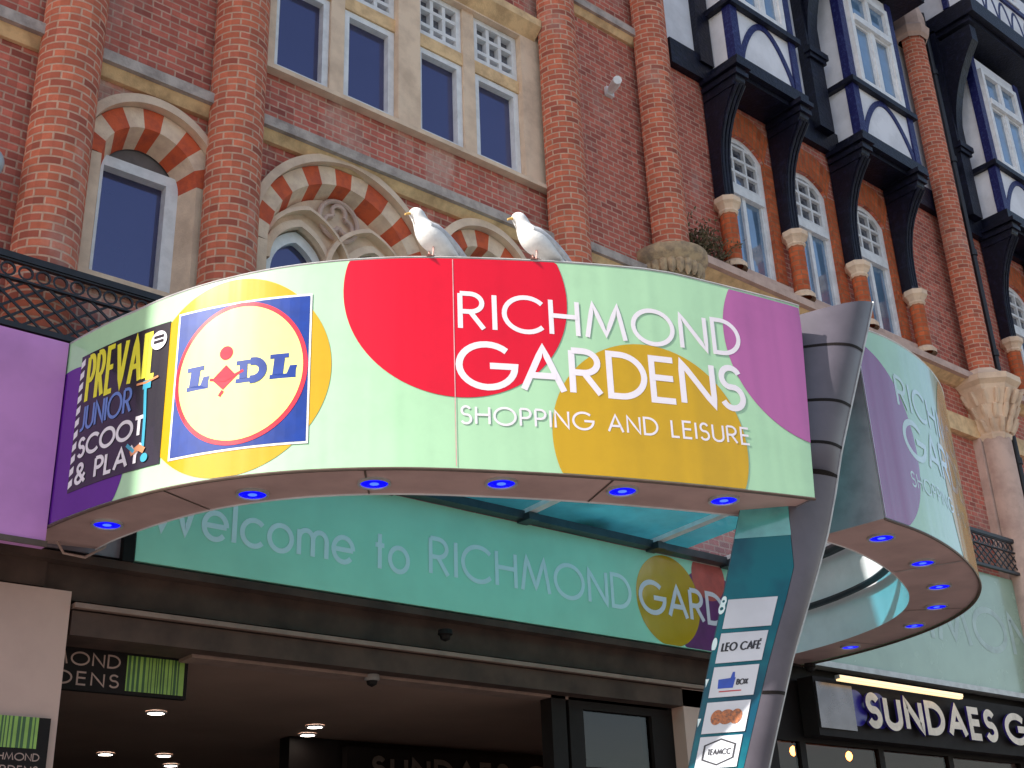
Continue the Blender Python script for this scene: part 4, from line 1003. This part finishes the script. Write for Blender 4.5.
# white logo panels
LEVELS = [(-.815, -.62), (-1.04, -.845), (-1.26, -1.065), (-1.485, -1.29), (-1.70, -1.505)]
for i, (t0, t1) in enumerate(LEVELS):
    m = MB(); strip(m, .045, tgf((t0 + t1) / 2) - .09, t0, t1, .010, 8, 2); 
    o = m.build('logo_panel', M_PANELW, PY, smooth=True)
    fp = lambda u, v, l, t0=t0, t1=t1: pyl(.045 + (tgf((t0 + t1) / 2) - .135) * u, t0 + (t1 - t0) * v, .012 + l)
    p = MB()
    if i == 1: text(o, M_INK, 'LEO CAFÉ', .06, .92, .38, .30, .045, fp, .001, gap=.2)
    if i == 2:
        poly(p, [(.16, .28), (.5, .28), (.52, .62), (.14, .58)], fp, .001); poly(p, [(.4, .58), (.5, .58), (.48, .8), (.43, .8)], fp, .0015); q = p.build('print', M_INKB, o)
        text(o, M_INK, 'BOX', .55, .82, .36, .2, .035, fp, .001, gap=.2)
        p = MB(); ribbon(p, [(.2, .18), (.7, .18)], .02, fp, .001); p.build('print', M_INKR, o)
    if i == 3:
        for k, (c, r) in enumerate(((.28, .14), (.5, .18), (.72, .14))): disc(p, c, .5, r, 0, 1, .22, .8, fp, .001 + .0003 * k, 16, rz=.24)
        p.build('print', M_INKO, o)
    if i == 4:
        ribbon(p, [(.5, .9), (.86, .72), (.86, .3), (.5, .1), (.14, .28), (.14, .72), (.5, .9)], .022, fp, .001); text(o, M_INK, 'TEAMCC', .22, .79, .41, .19, .028, fp, .002, gap=.22); p.build('print', M_INK, o)
for k, t_ in enumerate((-.70, -.95, -1.2, -1.45)):
    m = MB()
    f2 = lambda u, v, l, t_=t_: pyl(-.02 + .05 * u, t_ + .09 * v, .004 + l)
    if k == 0: ribbon(m, arc(.5, .25, .5, .28, 0, 360, 10), .14, f2, .001); ribbon(m, arc(.6, .8, .4, .25, 0, 360, 10), .14, f2, .001)
    elif k == 1: disc(m, .5, .4, .5, 0, 1, 0, 1, f2, .001, 10)
    else: poly(m, [(.15, .7), (.5, .1), (.85, .7)], f2, .001)
    m.build('icon', M_LETG, PY)

# ------------------------------------------------------------------ gulls
def gull(loc, rz, label, headup=0):
    g = thing('gull', label, 'gull', (0, 0, 0), 'gulls standing on the canopy edge')
    # x forward, z up; feet at origin
    SP = [(-.25, .050, .012, .010), (-.20, .066, .034, .020), (-.14, .092, .054, .044), (-.08, .126, .070, .068), (-.015, .165, .079, .082), (.04, .208, .073, .076),
          (.070, .250, .055, .058), (.086, .282 + headup, .044, .046), (.100, .310 + headup, .046, .048), (.122, .330 + headup, .046, .047), (.150, .330 + headup, .036, .035), (.170, .322 + headup, .014, .013)]
    SP = [(a[0], a[1], a[2] * 1.24, a[3] * 1.20) for a in SP]
    m = MB(); rows = []
    pts = [Vector((a[0], 0, a[1])) for a in SP]
    for i, (a, p) in enumerate(zip(SP, pts)):
        t = (pts[min(i + 1, len(pts) - 1)] - pts[max(0, i - 1)]).normalized(); up = Vector((-t.z, 0, t.x)); n = 16
        rows.append([p + Vector((0, 1, 0)) * a[2] * math.cos(2 * PI * k / n) + up * a[3] * math.sin(2 * PI * k / n) for k in range(n)])
    m.grid(rows, closed=True); m.face(rows[0][::-1]); m.face(rows[-1])
    body = m.build('body', M_FEATH, g, smooth=True, ang=80)
    md = body.modifiers.new('sub', 'SUBSURF'); md.levels = 1; md.render_levels = 2
    for sy in (-1, 1):
        w_ = MB(); rows = []
        for k in range(11):
            t = k / 10; x = .045 - .36 * t; zc = .226 - .175 * t + .02 * math.sin(PI * t); hh = (.070 * math.sin(PI * min(1, .12 + .88 * (1 - t) ** .75 * 1.0)) ** .7 + .006) if t < 1 else .006
            hh = .072 * (1 - t) ** .6 * min(1, .35 + t * 4) + .006
            rows.append([(x, sy * (.077 * (1 - t ** 2) * math.cos(q) + .012 + .004), zc + hh * math.sin(q)) for q in [(-1.1 + 2.5 * j / 7) for j in range(8)]])
        w_.grid(rows); o = w_.build('wing', M_MANTLE, g, smooth=True, ang=80)
        l = MB(); l.tube([(.0, sy * .032, .12), (-.004, sy * .032, .06), (.004, sy * .032, .012)], [.012, .006, .006], 8)
        l.face([(.0, sy * .032 - .008, .008), (.05, sy * .032 - .025, .003), (.055, sy * .032, .003), (.05, sy * .032 + .025, .003), (.0, sy * .032 + .008, .008)])
        l.build('leg', M_LEG, g)
        e = MB(); e.lathe(.146, sy * .040, [(.001, .331 + headup), (.006, .336 + headup), (.001, .341 + headup)], 8); e.build('eye', M_INK, g)
    b = MB(); b.tube([(.155, 0, .324 + headup), (.182, 0, .316 + headup), (.208, 0, .304 + headup), (.213, 0, .294 + headup)], [.013, .010, .008, .002], 8); b.build('beak', M_BEAK, g, smooth=True)
    t = MB(); t.prism([(-.22, .060), (-.32, .012), (-.32, .004), (-.21, .045)], lambda a, z: (a, -.025, z), lambda a, z: (a, .025, z)); t.build('tail', M_FEATH, g)
    g.location = loc; g.rotation_euler = (0, 0, rz); g.scale = (.91, .93, .95)
    return g
def onring(s, off=-.03): q = PL.at(s, off); return (q.x, q.y, ztL(s) + .002)
gull(onring(3.33), math.radians(172), 'white gull at left on the canopy edge, head lowered, above the red circle')
gull(onring(4.04), math.radians(166), 'white gull at right on the canopy edge, nearer the brick column', .004)

# ------------------------------------------------------------------ entrance fittings
def dome(x, y, z, label):
    t = thing('dome_camera', label, 'camera', (x, y, z), 'dome cameras at the entrance')
    c = MB(); c.lathe(x, y, [(.06, z + .04), (.065, z), (.05, z - .01)], 16); c.build('housing', mat('camera_grey', (.30, .26, .25), .5) if y > 8.5 else M_DARK, t, smooth=True)
    c = MB(); c.lathe(x, y, [(.048, z - .01), (.04, z - .04), (.001, z - .06)], 16); c.build('dome', M_DARK, t, smooth=True)
dome(5.83, 8.62, 3.56, 'small dome camera hanging under the entrance header'); dome(6.40, 8.36, 3.95, 'dark dome camera under the turquoise banner')
dome(11.25, 8.2, 4.12, 'small dome camera beside the left end of the dessert shop sign')
hs = thing('hanging_sign', 'dark sign with MOND DENS lettering and lime barcode inside entrance', 'sign', (3.7, 8.8, 3.3))
m = MB(); m.box(2.6, 4.30, 8.86, 8.92, 3.31, 3.615); m.build('panel', M_DARK, hs)
f = flat(8.86); text(hs, M_PINKT, 'RICHMOND', 2.84, 3.76, 3.485, .10, .013, f, .002, gap=.25); text(hs, M_PINKT, 'GARDENS', 2.84, 3.76, 3.345, .10, .013, f, .002, gap=.3)
m = MB(); rect(m, 3.81, 4.27, 3.335, 3.595, f, .002, 1); bp = m.build('barcode_panel', M_LIME, hs)
m = MB(); rnd = random.Random(5); x = 3.82
while x < 4.24: wd_ = rnd.choice((.008, .012, .02)); rect(m, x, x + wd_, 3.335, 3.595, f, .004, 1); x += wd_ + rnd.choice((.01, .016, .024))
m.build('stripes', M_LIMED, bp)
ps2 = thing('pillar_sign', 'lime barcode sign reading RICHMOND GARDENS on the left stone pillar', 'sign', (2.8, 8.42, 2.5))
m = MB(); m.box(2.2, 3.12, 8.40, 8.438, 2.4, 3.02); m.build('panel', M_DARK, ps2)
f = flat(8.40); m = MB(); rect(m, 2.4, 3.04, 2.82, 3.02, f, .002, 1); bp = m.build('barcode_panel', M_LIME, ps2)
m = MB(); x = 2.41
while x < 3.02: wd_ = rnd.choice((.008, .012, .02)); rect(m, x, x + wd_, 2.82, 3.02, f, .004, 1); x += wd_ + rnd.choice((.01, .016, .024))
m.build('stripes', M_LIMED, bp)
text(ps2, M_PINKT, 'RICHMOND', 2.68, 3.07, 2.74, .05, .007, f, .002, gap=.2); text(ps2, M_PINKT, 'GARDENS', 2.68, 3.07, 2.66, .05, .007, f, .002, gap=.25)
ds = thing('reflected_sign', 'dark SUNDAES GELATO reflection built as a sign deep inside the entrance', 'sign', (9, 11.8, 3.2))  # solid panel and letters stand in for the reflected shop sign
m = MB(); m.box(7.6, 12.5, 11.7, 11.8, 3.1, 3.52); m.build('panel', M_DARK, ds)
text(ds, [mat('dull_letter', (.13, .10, .085), .5), M_DARK], 'SUNDAES GELATO', 7.9, 12.0, 3.18, .26, .055, flat(11.7), .02, gap=.32, depth=.02)
labs = ['ceiling light leftmost of the nearer pair in the entrance', 'ceiling light low at the far left inside the entrance', 'ceiling light at the left just below its nearer neighbour', 'ceiling light nearest the middle of the entrance ceiling', 'ceiling light just behind the middle one in the entrance', 'ceiling light farthest back at the bottom of the photo']
for (x, y), lb_ in zip(((5.12, 11.15), (5.82, 13.9), (6.45, 13.75), (6.88, 11.2), (7.1, 11.7), (6.9, 14.5)), labs):
    c = MB(); c.lathe(x, y, [(.075, 3.60), (.001, 3.598)], 16)
    t = thing('ceiling_light', lb_, 'light', (x, y, 3.6), 'ceiling lights in the entrance'); c.build('diffuser', M_CEILL, t)
    c = MB(); c.lathe(x, y, [(.095, 3.618), (.095, 3.598), (.076, 3.598), (.075, 3.604)], 16); c.build('trim_ring', M_WHITE, t)
cbm = MB(); cbm.tube([(2.95, 8.36, 4.30), (3.05, 8.33, 4.13), (3.2, 8.32, 4.12), (3.34, 8.33, 4.22), (3.38, 8.36, 4.36)], .010, 6)
solo(cbm, 'loose_cable', M_PINKT, 'loose pale cable looping below the left end of the canopy', 'cable', (3.1, 8.35, 4.1))
